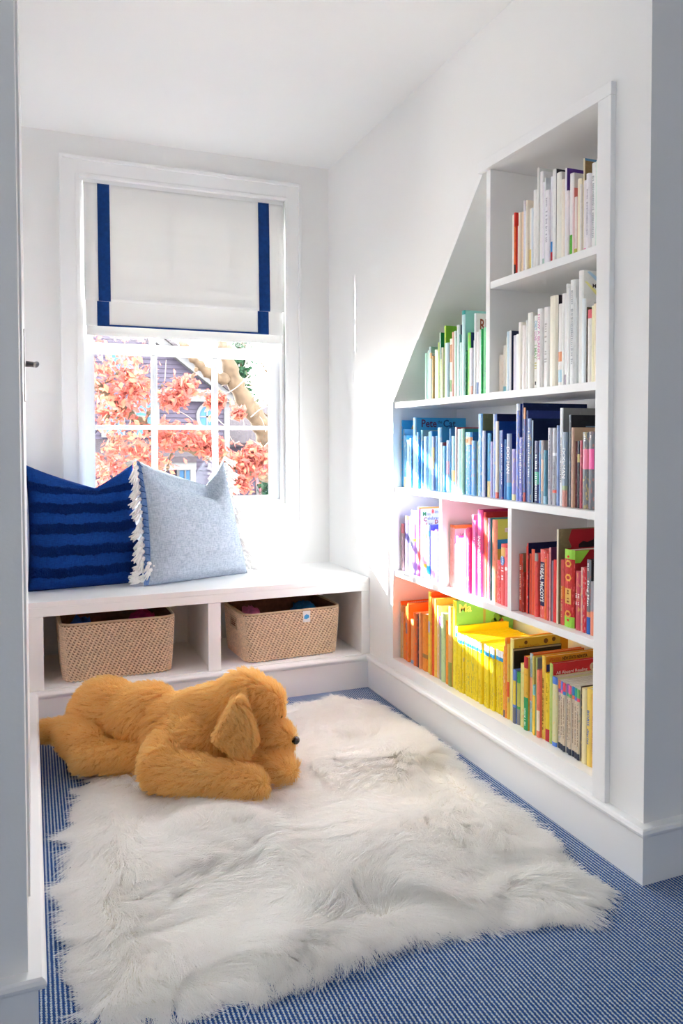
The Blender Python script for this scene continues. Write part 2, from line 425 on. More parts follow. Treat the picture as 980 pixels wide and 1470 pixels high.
# ------------------------------------------------------------------ built-in bookcase
case = tag(empty('bookcase', (XR, 2.17, BZ0)), 'white built-in bookcase with sloping top let into the right wall', 'bookcase')
DEP = .285
def CP(name, mb, bevel=.001):
    o = mb.build(name, M['trim'], None, bevel=bevel); o.parent = case; o.matrix_parent_inverse = Matrix.Translation((-XR, -2.17, -BZ0)); return o
XF, XK = XR+.002, XR+DEP
TH = .022
shelf_z = dict(bottom=.182, low=.535, mid=.868, high=1.202, top=1.548)
CP('back_panel', MB().prism([(BY0-.02, BZ0-.02), (BY1+.02, BZ0-.02), (BY1+.02, BZ1), (BYT+.02, BZT+.03), (BY0-.02, BZT+.03)], 0, XK, XK+.015))
CP('side_panel', MB().box((XR-.001, BY1, BZ0-TH), (XK-e, BY1+.018, BZ1)))
CP('side_panel', MB().box((XR+.001, BY0-.018, BZ0-TH), (XK-e, BY0, BZT)))
dy, dz = BYT-BY1, BZT-BZ1; L = math.hypot(dy, dz); ny, nz = dz/L*.018, -dy/L*.018
CP('sloped_panel', MB().prism([(BY1, BZ1+.0005), (BYT, BZT+.0005), (BYT+ny, BZT+nz), (BY1+ny, BZ1+nz)], 0, XR-.001, XK-e))
CP('top_panel', MB().box((XR-.001, BY0, BZT), (XK-e, BYT-e, BZT+.018)))
CP('shelf', MB().box((XR-.002, BY0+e, BZ0-TH), (XK-e, BY1-e, BZ0)))
CP('shelf', MB().box((XF, BY0+e, .535-TH), (XK-e, BY1-e, .535)))
CP('shelf', MB().box((XF, BY0+e, .868-TH), (XK-e, BY1-e, .868)))
CP('shelf', MB().box((XF, BY0+e, 1.202-TH), (XK-e, BY1-e, 1.202)))
CP('shelf', MB().box((XF, BY0+e, 1.548-TH), (XK-e, 2.074-e, 1.548)))
CP('divider', MB().box((XF, 2.076, 1.202+e), (XK-e, 2.098, BZT-e)))
CP('divider', MB().box((XF, 2.375, .535+e), (XK-e, 2.397, .868-TH-e)))
CP('divider', MB().box((XF, 1.953, .535+e), (XK-e, 1.972, .868-TH-e)))
tp = XR-.016
CP('casing_stile', MB().box((tp, 1.517, ZS+e), (XR, BY0, BZT-.003)), .002)
CP('casing_head', MB().box((tp, 1.517, BZT-.0025), (XR, BYT+.01, BZT+.03)), .002)
CP('casing_stile', MB().prism([(BY1, BZ0), (BY1+.05, BZ0-.01), (BY1+.05, BZ1-.01), (BY1, BZ1)], 0, XR-.006, XR-.0005), .002)
t_ = Vector((0, BYT-BY1, BZT-BZ1)).normalized(); n_ = Vector((0, t_.z, -t_.y))
CP('casing_slope', MB().prism([(BY1, BZ1), (BY1+.05, BZ1-.01), (BY1+.05-.30*(-t_.y), BZ1-.01+.30*t_.z), (BY1+.30*t_.y, BZ1+.30*t_.z)], 0, XR-.004, XR-.0005), .001)
CP('bottom_rail', MB().box((XR-.006, BY0+e, ZS+e), (XR-.0005, BY1+.05, BZ0-e)), .001)

# ------------------------------------------------------------------ books
# y of the far face, thickness (0.1 mm), height (mm), depth (mm), spine colour, cover colour, printed bands from:to:colour
ROWS = {}
ROWS['top'] = (1.548, '''
1.9996 183 188 150 f4f1ea -
1.9806 80 190 152 f0702c e0301f .78:1:e03020,0:.18:3a3028
1.972 99 149 130 f7eeee -
1.9616 97 185 148 f8ead8 -
1.9512 98 185 148 f6d9b8 -
1.9408 64 215 172 efeaf2 -
1.9338 132 183 146 eef2f6 -
1.92 72 210 168 f5ead8 -
1.9123 145 183 147 f7f3ea - 0:.35:f2dc88
1.8971 78 181 145 e9f0f6 -
1.8887 164 229 183 f7f5f1 -
1.8717 73 289 231 efeeea e9e9e3
1.8638 134 275 220 f7f5f5 -
1.8498 90 241 193 efeaf2 - 0:.1:9fb8b0
1.8402 62 251 201 e6e8ea e3e6ea
1.8333 192 211 169 f3f0f6 -
1.8135 75 246 197 f5f3f6 - .14:.26:3b98d8,0:.14:d8243c
1.8054 147 262 209 f7f6f4 2c2a30
1.7901 223 247 197 f5f4ea -
1.7672 124 223 178 f6efdf -
1.7543 58 221 177 f6ecdf -
1.7479 65 248 199 f6f4f6 5a3590
1.7407 93 184 148 f6eef0 -
1.7308 168 227 181 f6f3f2 f3f1ee 0:.27:5db93c
1.7134 56 184 147 f6e2e4 f09088
1.7072 113 157 130 f3e3dc d8572c 0:.12:c4c860
1.6953 155 201 160 f7efd6 -
1.6792 45 183 147 f3f0ea -
1.6741 51 250 200 f3e6c8 8a7048
1.6683 104 189 152 f6f0f2 - 0:.06:f090c0
1.6572 136 203 162 f4f0f5 -
1.6431 172 226 181 f6f6f4 -
1.6253 64 226 181 dcefe6 -
1.6183 75 228 183 f5f5f0 -
''')
ROWS['white'] = (1.202, '''
2.0694 220 118 130 f3e8d8 -
2.0468 166 145 130 f5efe2 - 0:.12:8ecbd8
2.0296 115 169 135 f5f0d6 -
2.0174 116 184 148 d2e6f2 -
2.0053 103 185 148 f1f1f1 1d2748
1.9937 202 169 135 ecebf5 -
1.9729 178 170 136 f3f3f1 -
1.9545 156 203 162 f5efe4 -
1.9383 198 191 153 f4ece8 -
1.9178 71 205 164 f1f0ec -
1.9101 227 224 179 f3f2ea -
1.8868 222 212 169 f5f4ee -
1.864 213 228 182 f7f5f2 -
1.8421 258 229 184 f4f3f0 -
1.8157 372 256 205 f2ecd9 2c2430
1.7779 192 229 183 f4f1ee - .05:.2:b8dcec,.3:.42:f2a070
1.7581 112 254 203 f3f3ef -
1.7463 98 253 202 f1f1f1 - 0:.12:8a7890
1.7359 62 277 221 f2f2ef -
1.7291 98 262 210 eff0ef -
1.7187 202 283 227 eef0ef -
1.6979 47 232 186 e6e8e8 -
1.6926 197 303 235 f4f4f1 eceeec
1.672 154 225 180 e6eef2 efefef
1.656 45 201 161 4a3c20 -
1.6509 142 193 155 f4f2ea - .88:1:f0707c
1.6361 103 201 161 f2ecc8 -
1.6251 81 205 164 f3e8c8 -
1.6164 50 205 164 f2e4d4 -
''')
ROWS['green'] = (1.202, '''
2.558 178 175 140 b0e2d0 -
2.5396 104 184 147 c8e8e2 -
2.5286 131 196 157 cfe4ea a8d0bc
2.5149 157 171 137 dcefe4 - .88:1:f5c08a
2.4986 112 159 130 c8a45c -
2.4868 222 180 144 dfe6d4 e6e8e2
2.4639 176 171 136 dcebd8 - .8:1:c4c8ec
2.4457 96 202 161 bcd45a -
2.4355 61 236 189 cfe8dc 168a54
2.4288 79 141 130 c6d860 -
2.4204 82 181 145 f0e8d4 -
2.4115 95 257 205 c4e650 7cc030
2.4014 262 194 155 c4e2ea -
2.3746 175 206 165 e6f0d6 - .6:.9:c89060,.1:.3:6aa050
2.3565 82 227 182 f6c4ac - 0:.2:f0a8a0
2.3478 115 230 184 e4f2e8 -
2.3356 65 208 167 bfe6d0 -
2.3285 232 247 197 c2d2d0 1c3048 0:.15:e8c8d8
2.3047 67 212 169 6aa8a4 -
2.2974 106 184 147 cfe8e0 -
2.2862 202 290 232 c8ecee 98dcd0 .95:1:2aa09a
2.2652 56 154 130 1f8a58 -
2.259 194 212 169 6ede4c 1c3a6c
2.239 210 158 130 e4e2ea - 0:.2:e8b0a0
2.2174 54 182 145 cfe0ec -
2.2113 104 270 216 eef2f2 f3f1ec
2.2003 172 206 165 eae4e4 - 0:.2:3a6aa0
2.1825 115 212 170 dfe0de -
2.1704 88 183 146 c8e6e0 -
2.161 57 212 169 36b466 -
2.1547 150 215 172 8ee8a8 -
''')
ROWS['blue'] = (0.868, '''
2.7474 45 265 212 58b4e0 3fa6da
2.7423 133 229 183 88c4ea 8cc8ea
2.7284 181 204 163 7cc0ea - 0:.2:f0c898
2.7097 310 187 149 a4cdea -
2.6781 188 193 155 5aa8de 1c3f7c
2.6587 279 272 218 6cbeee 44b4ee
2.6302 185 203 162 48a0de - 0:.3:f2e2a8
2.6111 174 216 173 3c98da -
2.5931 159 224 179 6cc2d8 8ebccc
2.5766 104 183 147 4a9cd8 - 0:.12:ee7a50
2.5656 309 199 159 86c2ee -
2.5341 159 216 173 5eb4ea 2086d0
2.5176 157 218 174 2f94da -
2.5013 60 158 130 8cbce6 -
2.4947 187 199 159 98aede - .4:.8:e6cf88
2.4754 152 200 160 4c9fdc -
2.4596 282 231 185 74b6e6 3a90c4
2.4308 157 177 141 d0d6dc a04048
2.4145 195 165 132 5aaede -
2.3944 232 184 148 8fb2e2 - .35:.6:d89cc0
2.3706 83 225 180 3f94d4 -
2.3617 258 199 159 8cc8e6 - .2:.4:f0d890
2.3353 110 230 184 e6c8cc b05060
2.3237 308 223 178 9fd6dc 5c9cae
2.2923 229 224 179 7eb4a0 3a9aa8
2.2688 447 212 169 3f9fe8 2a72c4 .8:.92:f2b088
2.2234 245 183 147 78b2e6 -
2.1983 174 180 144 2c5a48 -
2.1803 246 271 216 6fb2ec 7c8460
2.1551 178 215 172 b8c0e0 2a4f90
2.1367 217 207 165 4fb0ea 1c2c50 0:.25:f0e0a0
2.1144 121 180 144 b0a8dc 2c4080
2.1017 210 268 214 7f9cdc 1d2140
2.08 175 244 196 d8cfc0 1c4f92 0:.08:e06860
2.062 177 215 172 2457a0 -
2.0436 98 216 173 2e4da0 -
2.0332 119 187 149 4a86cc -
2.0208 258 204 163 8c9cba 16307c 0:.2:2f9fe0,.2:.26:5aa8d8
1.9905 206 157 130 9c94dc 4a48a0 0:.12:e8e0b0
1.9693 189 294 235 6f86d8 2a48b4 .93:1:dfe6f2
1.9494 164 193 155 7474d0 -
1.9325 45 295 235 1d3a78 14285c
1.9274 96 281 225 6a7cc0 1a2a5c .88:1:f0a878,0:.1:d86868
1.9172 89 272 217 3a4a94 -
1.9077 164 248 198 7690c4 16284c
1.8907 57 242 194 c4daf0 14224a
1.8821 251 182 146 232f66 101a3c .3:.5:58b498
1.8564 108 183 146 5fa0dc -
1.845 137 183 146 a8a4a4 - .2:.7:e0bca4
1.8307 139 155 130 4f90ac - 0:.15:9cc8e0
1.8162 203 219 175 b8b8c4 -
1.7953 220 218 175 a8a8b0 - .64:.68:e8e8ec,.16:.2:f06048
1.7727 95 225 180 8ca4d8 -
1.7626 124 273 218 f1f3f6 9a9c9c
1.7495 224 206 165 8496a8 - 0:.22:c48478,.22:.28:98a880
1.7265 98 213 170 3a3c44 -
1.7161 72 252 202 6c727c 181a22
1.7083 115 218 174 c8a088 d8b898
1.6962 65 181 144 6c3038 -
1.6891 109 182 145 2c2c38 2a2a34 .68:.8:d8c880
1.6776 131 183 146 a83048 c81c34
1.6639 250 205 164 6c7078 5a5e66 .52:.78:e87898
1.6382 200 206 165 6c7078 5a5e66 .52:.78:ee5aa0
''')
ROWS['purple'] = (0.535, '''
2.7463 264 187 150 c0a4a8 - .8:1:d88088
2.7193 283 221 177 9484d4 8c80c8 .93:1:f0b070
2.6905 165 183 147 b8c8e8 - .3:.5:f0e890
2.6734 106 223 178 eeeaf6 -
2.6621 106 247 198 a8b4ea 98a0dc
2.6509 272 193 154 b898e4 - .66:.72:f2cf30
2.6231 156 208 167 cfb8ee -
2.6069 210 264 211 c458b4 dcdcdc .97:1:f0a050,.2:.55:ee6c6c
2.5853 235 194 155 f4dcee -
2.5612 256 199 159 f2a8d0 6a58b0 .76:.84:f4b860,.2:.27:f4b030
2.535 251 202 161 a8cdf4 4848b8 .1:.25:2fb0ea,.8:.9:58b0ea
2.5092 298 183 147 c49cec -
2.4789 119 191 153 e6dcf6 8a4ab8
2.4664 191 184 147 f4d2e6 -
2.4467 58 213 170 3f8cd0 -
''')
ROWS['pink'] = (0.535, '''
2.3704 316 220 176 e4a49c c8bcbc .96:1:f08048
2.3382 126 155 130 e8a0cc -
2.325 173 185 148 f6c8dc e8409c
2.3071 222 180 144 f6c0e0 f0b8e0 0:.3:f6dc90
2.2843 167 121 130 f6dc9c -
2.2671 117 213 171 f6b8cc -
2.2548 67 217 174 ea5a94 -
2.2474 185 222 177 e64a80 e02c74
2.2283 161 267 214 f478a8 d89cb0
2.2116 228 250 200 f06cb4 -
2.1882 317 288 231 ee4f96 b02050
2.1559 131 282 226 e84448 c02c34
2.1422 108 265 212 f0744c c8946c
2.1308 128 212 169 ee4838 -
2.1174 126 266 213 d09cc8 3fa4b8
2.1042 298 263 211 f49878 c8cc5c
2.0733 272 137 130 f26060 -
2.0455 244 192 154 f26868 - .8:.95:f0c070
2.0206 147 181 145 f47884 -
''')
ROWS['red'] = (0.535, '''
1.9503 182 174 139 d8482c 8c7458
1.9315 104 120 130 a83428 -
1.9205 126 199 159 ee5c48 -
1.9073 45 211 169 e84c44 1a2450
1.9022 77 180 144 f0664c 2c2c70
1.8939 155 195 156 f06444 1f2250
1.8779 73 157 130 f07a34 -
1.87 163 186 149 ea5450 - .88:1:a8a4a0
1.8531 278 200 160 ec6c64 - .18:.82:262b5c
1.8247 106 177 141 f07c40 -
1.8135 86 192 154 ee645c d8384c
1.8043 63 211 169 e8a0a0 5a2c58
1.7974 58 174 139 a8a4b8 -
1.791 173 178 142 e83c3c -
1.7732 45 255 204 d8a084 -
1.7681 71 267 214 e8dcc4 8c7c58
1.76 152 183 147 ee6a64 - .4:.6:f28a3c
1.7442 429 215 172 c42c28 a41c28 0:.14:9cd848,.88:1:9cd848
1.6951 218 161 130 cc4c5c -
1.6727 84 174 139 e0b8a0 -
1.6637 152 175 140 d83440 -
1.6479 162 199 159 7c8288 1e1a20 0:.23:2468c0,.23:.3:e0906c
1.6302 132 143 130 a0a0a8 - 0:.45:f09878
''')
ROWS['bottom'] = (0.182, '''
2.7474 45 228 182 d8c08c e0b878 .96:1:f07830
2.7423 45 185 148 e6d09c - .75:1:eab0a0
2.7372 45 186 149 f0a468 -
2.7321 209 208 166 f28428 -
2.7106 178 216 173 ee6420 - .5:.7:8c6c7c
2.6922 163 229 183 f2802c f07420
2.6753 360 172 138 ee9858 - 0:.08:88a8c8
2.6388 222 205 164 f07830 -
2.616 110 203 163 a84028 -
2.6044 103 204 163 3c2430 -
2.5935 165 214 171 f0a468 -
2.5764 429 215 172 f0902c - .23:.3:b08040
2.5319 213 306 235 f0d83c ee5c28 .5:.64:a8b4d8
2.51 145 290 232 f2b83c e85020
2.4949 131 288 231 ee5c28 -
2.4812 182 289 232 f2c84c ecc050
2.4623 141 266 213 f0c08c f0dc90
2.4477 197 231 185 98a090 - .86:1:6c4898
2.4274 277 248 199 c4dca0 a8dcb0
2.3939 219 227 182 f0962c -
2.3714 239 284 227 e0b070 ecb860 0:.3:98984c
2.3469 225 309 235 f2e03c 7cc078
2.3238 143 222 210 f2da24 f4d820 .84:.9:30a4e0,.9:1:fafafa
2.309 137 202 210 f2da24 f4d820 .84:.9:30a4e0,.9:1:fafafa
2.2947 137 202 210 f2da24 f4d820 .84:.9:30a4e0,.9:1:fafafa
2.2804 137 202 210 f2da24 f4d820 .84:.9:30a4e0,.9:1:fafafa
2.2661 137 202 210 f2da24 f4d820 .84:.9:30a4e0,.9:1:fafafa
2.2518 137 202 210 f2da24 f4d820 .84:.9:30a4e0,.9:1:fafafa
2.2375 137 202 210 f2da24 f4d820 .84:.9:30a4e0,.9:1:fafafa
2.2232 137 202 210 f2da24 f4d820 .84:.9:30a4e0,.9:1:fafafa
2.2089 137 202 210 f2da24 f4d820 .84:.9:30a4e0,.9:1:fafafa
2.1946 137 202 210 f2da24 f4d820 .84:.9:30a4e0,.9:1:fafafa
2.1803 137 202 210 f2da24 f4d820 .84:.9:30a4e0,.9:1:fafafa
2.166 137 202 210 f2da24 f4d820 .84:.9:30a4e0,.9:1:fafafa
2.1517 137 202 210 f2da24 f4d820 .84:.9:30a4e0,.9:1:fafafa
2.1374 137 202 210 f2da24 f4d820 .84:.9:30a4e0,.9:1:fafafa
2.1231 137 202 210 f2da24 f4d820 .84:.9:30a4e0,.9:1:fafafa
2.1088 137 202 210 f2da24 f4d820 .84:.9:30a4e0,.9:1:fafafa
2.0945 137 202 210 f2da24 f4d820 .84:.9:30a4e0,.9:1:fafafa
2.0802 137 202 210 f2da24 f4d820 .84:.9:30a4e0,.9:1:fafafa
2.0659 137 202 210 f2da24 f4d820 .84:.9:30a4e0,.9:1:fafafa
2.0516 137 202 210 f2da24 f4d820 .84:.9:30a4e0,.9:1:fafafa
2.0371 45 196 156 f0a030 -
2.032 78 226 181 f2b040 - 0:.1:686068
2.0237 104 252 202 f29434 -
2.0127 103 235 188 f0c850 - .3:.5:e86030
2.0018 187 256 205 f0e488 d8b838
1.9826 45 227 182 efe6b0 20201c
1.9775 142 166 133 6c8cd8 - .35:.8:f0d048,0:.3:70707c
1.9627 153 162 130 48a858 - .35:.8:c8cc60,0:.3:909090
1.9468 255 193 155 d8d488 -
1.9207 200 221 176 e8b840 - .85:1:c83434,0:.45:30a060
1.9002 147 235 188 98b0b8 e07030 0:.25:9cc8d0,.4:.7:f0a880
1.8849 96 230 184 d8c060 -
1.8745 107 148 130 88ccd0 - 0:.8:f2cc40
1.8632 63 231 185 a8b868 788890
1.8563 141 199 160 f08068 - .1:.4:f0e0c8
1.8417 159 243 194 f2cc54 eea830
1.8252 197 198 158 f4d430 - 0:.18:c82838
1.8049 144 231 185 b8cc70 d02c30
1.7899 229 198 159 dcd8a8 - .9:1:5a84d8,0:.06:5a88e0
1.7663 123 193 150 d8c8b0 e8e4dc .88:1:f07850,.83:.88:8858b0,0:.09:2c3448
1.7534 117 193 150 d8c8b0 e8e4dc .88:1:6c80d8,.83:.88:f06890,0:.09:2c3448
1.741 117 193 150 d8c8b0 e8e4dc .88:1:e85068,.83:.88:3880c8,0:.09:2c3448
1.7287 117 193 150 d8c8b0 e8e4dc .88:1:8858b0,.83:.88:30a890,0:.09:2c3448
1.7164 117 193 150 d8c8b0 e8e4dc .88:1:f06890,.83:.88:78b868,0:.09:2c3448
1.704 117 193 150 d8c8b0 e8e4dc .88:1:3880c8,.83:.88:f07850,0:.09:2c3448
1.6917 117 193 150 d8c8b0 e8e4dc .88:1:30a890,.83:.88:6c80d8,0:.09:2c3448
1.6794 114 193 150 d8c8b0 e8e4dc .88:1:78b868,.83:.88:e85068,0:.09:2c3448
1.6674 78 204 163 3c3020 -
1.659 180 203 163 ece0b0 -
1.6404 177 209 167 f2d468 -
1.6221 88 198 158 f2b850 -
''')
PLACE = {'top': 'on the top white shelf', 'white': 'on the second white shelf', 'green': 'in the green bay', 'blue': 'on the blue shelf',
         'purple': 'in the purple bay', 'pink': 'in the pink bay', 'red': 'in the red bay', 'bottom': 'on the bottom shelf'}
GROUP = {'top': 'white books on the top shelf', 'white': 'white books on the second shelf', 'green': 'green books under the slope', 'blue': 'blue books on the long middle shelf',
         'purple': 'purple books in the small left bay', 'pink': 'pink books in the middle bay', 'red': 'red books in the right bay', 'bottom': 'orange and yellow books on the bottom shelf'}
_ones = 'first second third fourth fifth sixth seventh eighth ninth tenth eleventh twelfth thirteenth fourteenth fifteenth sixteenth seventeenth eighteenth nineteenth'.split()
_tens = {2: 'twent', 3: 'thirt', 4: 'fort', 5: 'fift', 6: 'sixt', 7: 'sevent'}
def ordinal(n):
    if n < 20: return _ones[n-1]
    t, o = divmod(n, 10)
    return _tens[t]+'ieth' if o == 0 else _tens[t]+'y-'+_ones[o-1]
def colour_name(h):
    import colorsys
    r, g, b = [int(h[i:i+2], 16)/255 for i in (0, 2, 4)]
    H, S, V = colorsys.rgb_to_hsv(r, g, b); H *= 360
    if V < .27: return 'black' if S < .35 else ('navy' if 200 < H < 260 else 'dark brown')
    if S < .05: return 'white' if V > .88 else 'grey'
    if S < .16:
        if V < .8: return 'grey'
        return 'cream' if 20 < H < 75 else 'pale mint' if 75 <= H < 180 else 'pale blue' if H < 245 else 'pale lilac' if H < 300 else 'pale pink'
    if H < 12 or H > 345: return 'red' if S > .6 and V > .6 else 'dusty red' if V < .85 else 'coral'
    if H < 40: return 'brown' if V < .72 else ('orange' if S > .5 else 'tan')
    if H < 66: return 'yellow' if S > .45 else 'pale yellow'
    if H < 170: return ('green' if S > .4 else 'pale green')
    if H < 200: return 'teal' if V < .8 else 'aqua'
    if H < 250: return 'navy' if V < .5 else ('blue' if S > .45 else 'light blue')
    if H < 300: return 'lilac'
    return 'pink'

def flat_text(s, bold=0):
    cu = bpy.data.curves.new('lettering', 'FONT'); cu.body = s; cu.resolution_u = 2; cu.offset = bold
    o = bpy.data.objects.new('lettering', cu); COL.objects.link(o)
    dg = bpy.context.evaluated_depsgraph_get()
    me = bpy.data.meshes.new_from_object(o.evaluated_get(dg))
    COL.objects.unlink(o); bpy.data.objects.remove(o); bpy.data.curves.remove(cu)
    return me
def lettering(s, parent, origin, X, Y, w, h, colour, bold=.01, name='lettering'):
    """text fitted into a w x h box whose lower left corner is origin, X and Y its axes in the parent's frame"""
    me = flat_text(s, bold); n = len(me.vertices)
    co = np.empty(n*3); me.vertices.foreach_get('co', co); co = co.reshape(-1, 3)
    lo, hi = co.min(0), co.max(0); sx, sy = w/max(hi[0]-lo[0], 1e-6), h/max(hi[1]-lo[1], 1e-6)
    p = np.array(origin)+(co[:, :1]-lo[0])*sx*np.array(X)+(co[:, 1:2]-lo[1])*sy*np.array(Y)
    me.vertices.foreach_set('co', p.ravel().astype(np.float32)); me.materials.clear(); me.materials.append(ink(colour)); me.update()
    return obj(name, me, parent)

BOOKS = {}
XS = 1.366
def make_book(row, i, n, y_far, t, h, d, spine, cover, bands, z):
    cs, cc = hexc(spine), hexc(cover)
    lum = sum(cs)/3
    rr = random.Random(hash((row, i)) % 9999 if False else i*31+len(row)*7)
    ik = tuple(c*.86 for c in cs) if lum > .6 else tuple(max(0, c*.6) for c in cs) if lum > .25 else tuple(min(1, c*2.2+.12) for c in cs)
    if rr.random() < .45:
        ik = hexc(rr.choice(['f6f2e8', 'd87060', '6080b8', 'e8c860', '70a080', 'b08898'])) if lum < .6 else tuple(.85*a+.15*b for a, b in zip(cs, hexc(rr.choice(['d08080', '7090b8', '80a888', 'b89860']))))
    ikc = tuple(c*.9 for c in cc) if sum(cc)/3 > .25 else tuple(min(1, c*1.4+.01) for c in cc)
    b = MB(); bt = min(.0022, t*.22); hy = t/2
    inset = .003 if h > .14 else .0015
    # two boards
    for s in (-1, 1):
        b.box((.0015, s*hy, 0), (d, s*(hy-bt), h), 0, cc, ikc)
    # spine, cut into printed bands, slightly rounded
    cuts = {0., 1.}; bl = []
    for q in (bands.split(',') if bands else []):
        a0, a1, c = q.split(':'); bl.append((float(a0), float(a1), hexc(c))); cuts |= {float(a0), float(a1)}
    cuts = sorted(cuts); bow = min(.004, t*.12)
    for a0, a1 in zip(cuts, cuts[1:]):
        mid = (a0+a1)/2; c = cs; k = ik
        for p0, p1, pc in bl:
            if p0 <= mid <= p1: c = pc; k = tuple(.85*x for x in pc)
        prof = [(.0015, -hy), (-bow*.75, -hy*.6), (-bow, 0), (-bow*.75, hy*.6), (.0015, hy)]
        inn = [(bt+.0005, hy-bt), (bt+.0005, -hy+bt)]
        pts = prof+inn; m_ = len(pts)
        vs = [(x, y, a0*h) for x, y in pts]+[(x, y, a1*h) for x, y in pts]
        fs = [(j, (j+1) % m_, (j+1) % m_+m_, j+m_) for j in range(m_)]
        fs += [tuple(range(m_-1, -1, -1)), tuple(range(m_, 2*m_))]
        b.add(vs, fs, 0, c, k)
    o = b.build('book', M['book'])
    MB().box((bt+.001, -hy+bt, inset), (d-.003, hy-bt, h-inset)).build('page_block', M['page'], o)
    o.location = (XS+bow+rr.uniform(-.003, .006), y_far-hy, z+.0004)
    size = ('thick ' if t > .021 else 'slim ' if t < .009 else '')+('tall ' if h > .24 else 'short ' if h < .165 else '')
    extra = ''
    if cover != spine and colour_name(cover) != colour_name(spine): extra = f' with {colour_name(cover)} cover'
    if len((size+extra).split()) > 4: size = size.split()[0]+' '
    tag(o, f'{size}{colour_name(spine)} book{extra}, {ordinal(i+1)} from the left {PLACE[row]}', 'book', GROUP[row])
    o['dims'] = (t, h, d); BOOKS[row, i] = o
    return o
for row, (z, txt) in ROWS.items():
    ls_ = txt.strip().splitlines()
    for i, ln in enumerate(ls_):
        p = ln.split()
        make_book(row, i, len(ls_), float(p[0]), int(p[1])*1e-4, int(p[2])*1e-3, int(p[3])*1e-3, p[4], p[4] if p[5] == '-' else p[5], p[6] if len(p) > 6 else '', z)

def cover_text(key, s, x0, x1, zt, hgt, colour, bold=.01):
    """on the near board: x from the spine, zt below the top edge"""
    o = BOOKS[key]; t, h, d = o['dims']
    return lettering(s, o, (x0, -t/2-.0004, h-zt-hgt), (1, 0, 0), (0, 0, 1), x1-x0, hgt, colour, bold)
def spine_text(key, s, f0, f1, colour, wid=.6, bold=.015, off=0):
    """reads downwards; f1 top and f0 bottom as fractions of the height"""
    o = BOOKS[key]; t, h, d = o['dims']; w = t*wid; x = -min(.004, t*.12)-.0005
    return lettering(s, o, (x, w/2+off*t, h*f1), (0, 0, -1), (0, -1, 0), h*(f1-f0), w, colour, bold)
def spine_marks(key, f0, f1, colour, wid=.5, bold=0, off=0):
    """small print too fine to read: a run of short strokes"""
    o = BOOKS[key]; t, h, d = o['dims']; x = -min(.004, t*.12); mb = MB(); z = h*f1; rr = random.Random(int(f1*100)+key[1]); w = t*wid/2; st = max(.0022, t*wid*.6)
    while z > h*f0:
        l = st*rr.uniform(.5, .9); a = w*rr.uniform(.55, 1); yo = off*t
        if rr.random() < .86: mb.box((x-.0004, yo-a, z-l), (x+.002, yo+a, z))
        z -= st*1.15
    return mb.build('spine_print', ink(colour), o)
def cover_patch(key, polys, colour, name='cover_print', lift=.0003):
    """polys in (x from spine, z below top)"""
    o = BOOKS[key]; t, h, d = o['dims']; mb = MB()
    for pl in polys: mb.prism([(x, h-z) for x, z in pl], 1, -t/2-lift, -t/2+.0005)
    return mb.build(name, ink(colour), o, recalc=True)
def spine_patch(key, polys, colour, name='spine_print', lift=.0004):
    """polys in (fraction across from left, fraction up)"""
    o = BOOKS[key]; t, h, d = o['dims']; mb = MB(); x = -min(.004, t*.12)
    for pl in polys: mb.prism([(t*(.5-a), h*q) for a, q in pl], 0, x-lift, x+.002)
    return mb.build(name, ink(colour), o, recalc=True)
def rect(x0, x1, z0, z1): return [(x0, z0), (x1, z0), (x1, z1), (x0, z1)]
def disc(cx, cz, r, n=18, a0=0, a1=2*math.pi, rz=None):
    return [(cx+r*math.cos(a0+(a1-a0)*k/n), cz+(rz or r)*math.sin(a0+(a1-a0)*k/n)) for k in range(n+(a1-a0 < 6))]

# lettering and print one can read in the photograph
cover_text(('blue', 5), 'Pete', .022, .088, .007, .030, '5a2a5c', .02)
cover_text(('blue', 5), 'the', .092, .112, .010, .012, '24508c', .02)
cover_text(('blue', 5), 'Cat', .117, .172, .007, .030, '24508c', .02)
cover_patch(('blue', 0), [disc(.07, .036, .028, a0=math.pi, a1=2*math.pi)], 'f0c040')
cover_text(('blue', 0), 'The', .05, .085, .025, .014, 'a05028')
cover_text(('blue', 32), 'COUN', .03, .15, .026, .008, 'b8c0d8')
cover_patch(('blue', 41), [rect(x, x+.012, .064, .068) for x in (.08, .11, .125, .15)], 'b8c8e0')
cover_patch(('blue', 57), [disc(.14, 0.03, .03, a0=math.pi, a1=2*math.pi)], 'd8cc98')
cover_patch(('blue', 56), [rect(.05, .2, .03, .033)], '8098b0')
for r_ in ('blue',):
    spine_text((r_, 37), 'DOG MAN', .40, .80, 'f4f4f8', .62)
    spine_text((r_, 54), 'DOG MAN', .38, .78, 'f4f4f8', .62)
    spine_marks((r_, 40), .25, .8, 'f0f0f8', .45)
    spine_marks((r_, 44), .3, .85, 'e0e8f4', .45)
    spine_marks((r_, 46), .05, .78, 'dfe8f0', .36)
    spine_marks((r_, 35), .2, .8, 'd8e0f0', .4)
    spine_marks((r_, 53), .25, .7, '484858', .35)
    spine_marks((r_, 50), .2, .9, '787888', .28)
    spine_marks((r_, 51), .2, .58, '787888', .28)
    for k in (61, 62): spine_marks((r_, k), .88, .95, 'f4f4f4', .3)
spine_patch(('blue', 25), [disc(.35, .86, .16, rz=.035)], 'f2a070')
cover_text(('purple', 7), 'M', .012, .026, .018, .016, '3a9a58', .03)
cover_text(('purple', 7), 'iss', .029, .045, .022, .010, '707080', .01)
cover_text(('purple', 7), 'B', .050, .062, .010, .015, 'd84030', .03)
cover_text(('purple', 7), 'ind', .064, .088, .013, .012, '707080', .01)
cover_text(('purple', 7), 'C', .016, .029, .039, .016, 'b03058', .03)
cover_text(('purple', 7), 'elebrate', .032, .088, .037, .012, '5868a8', .01)
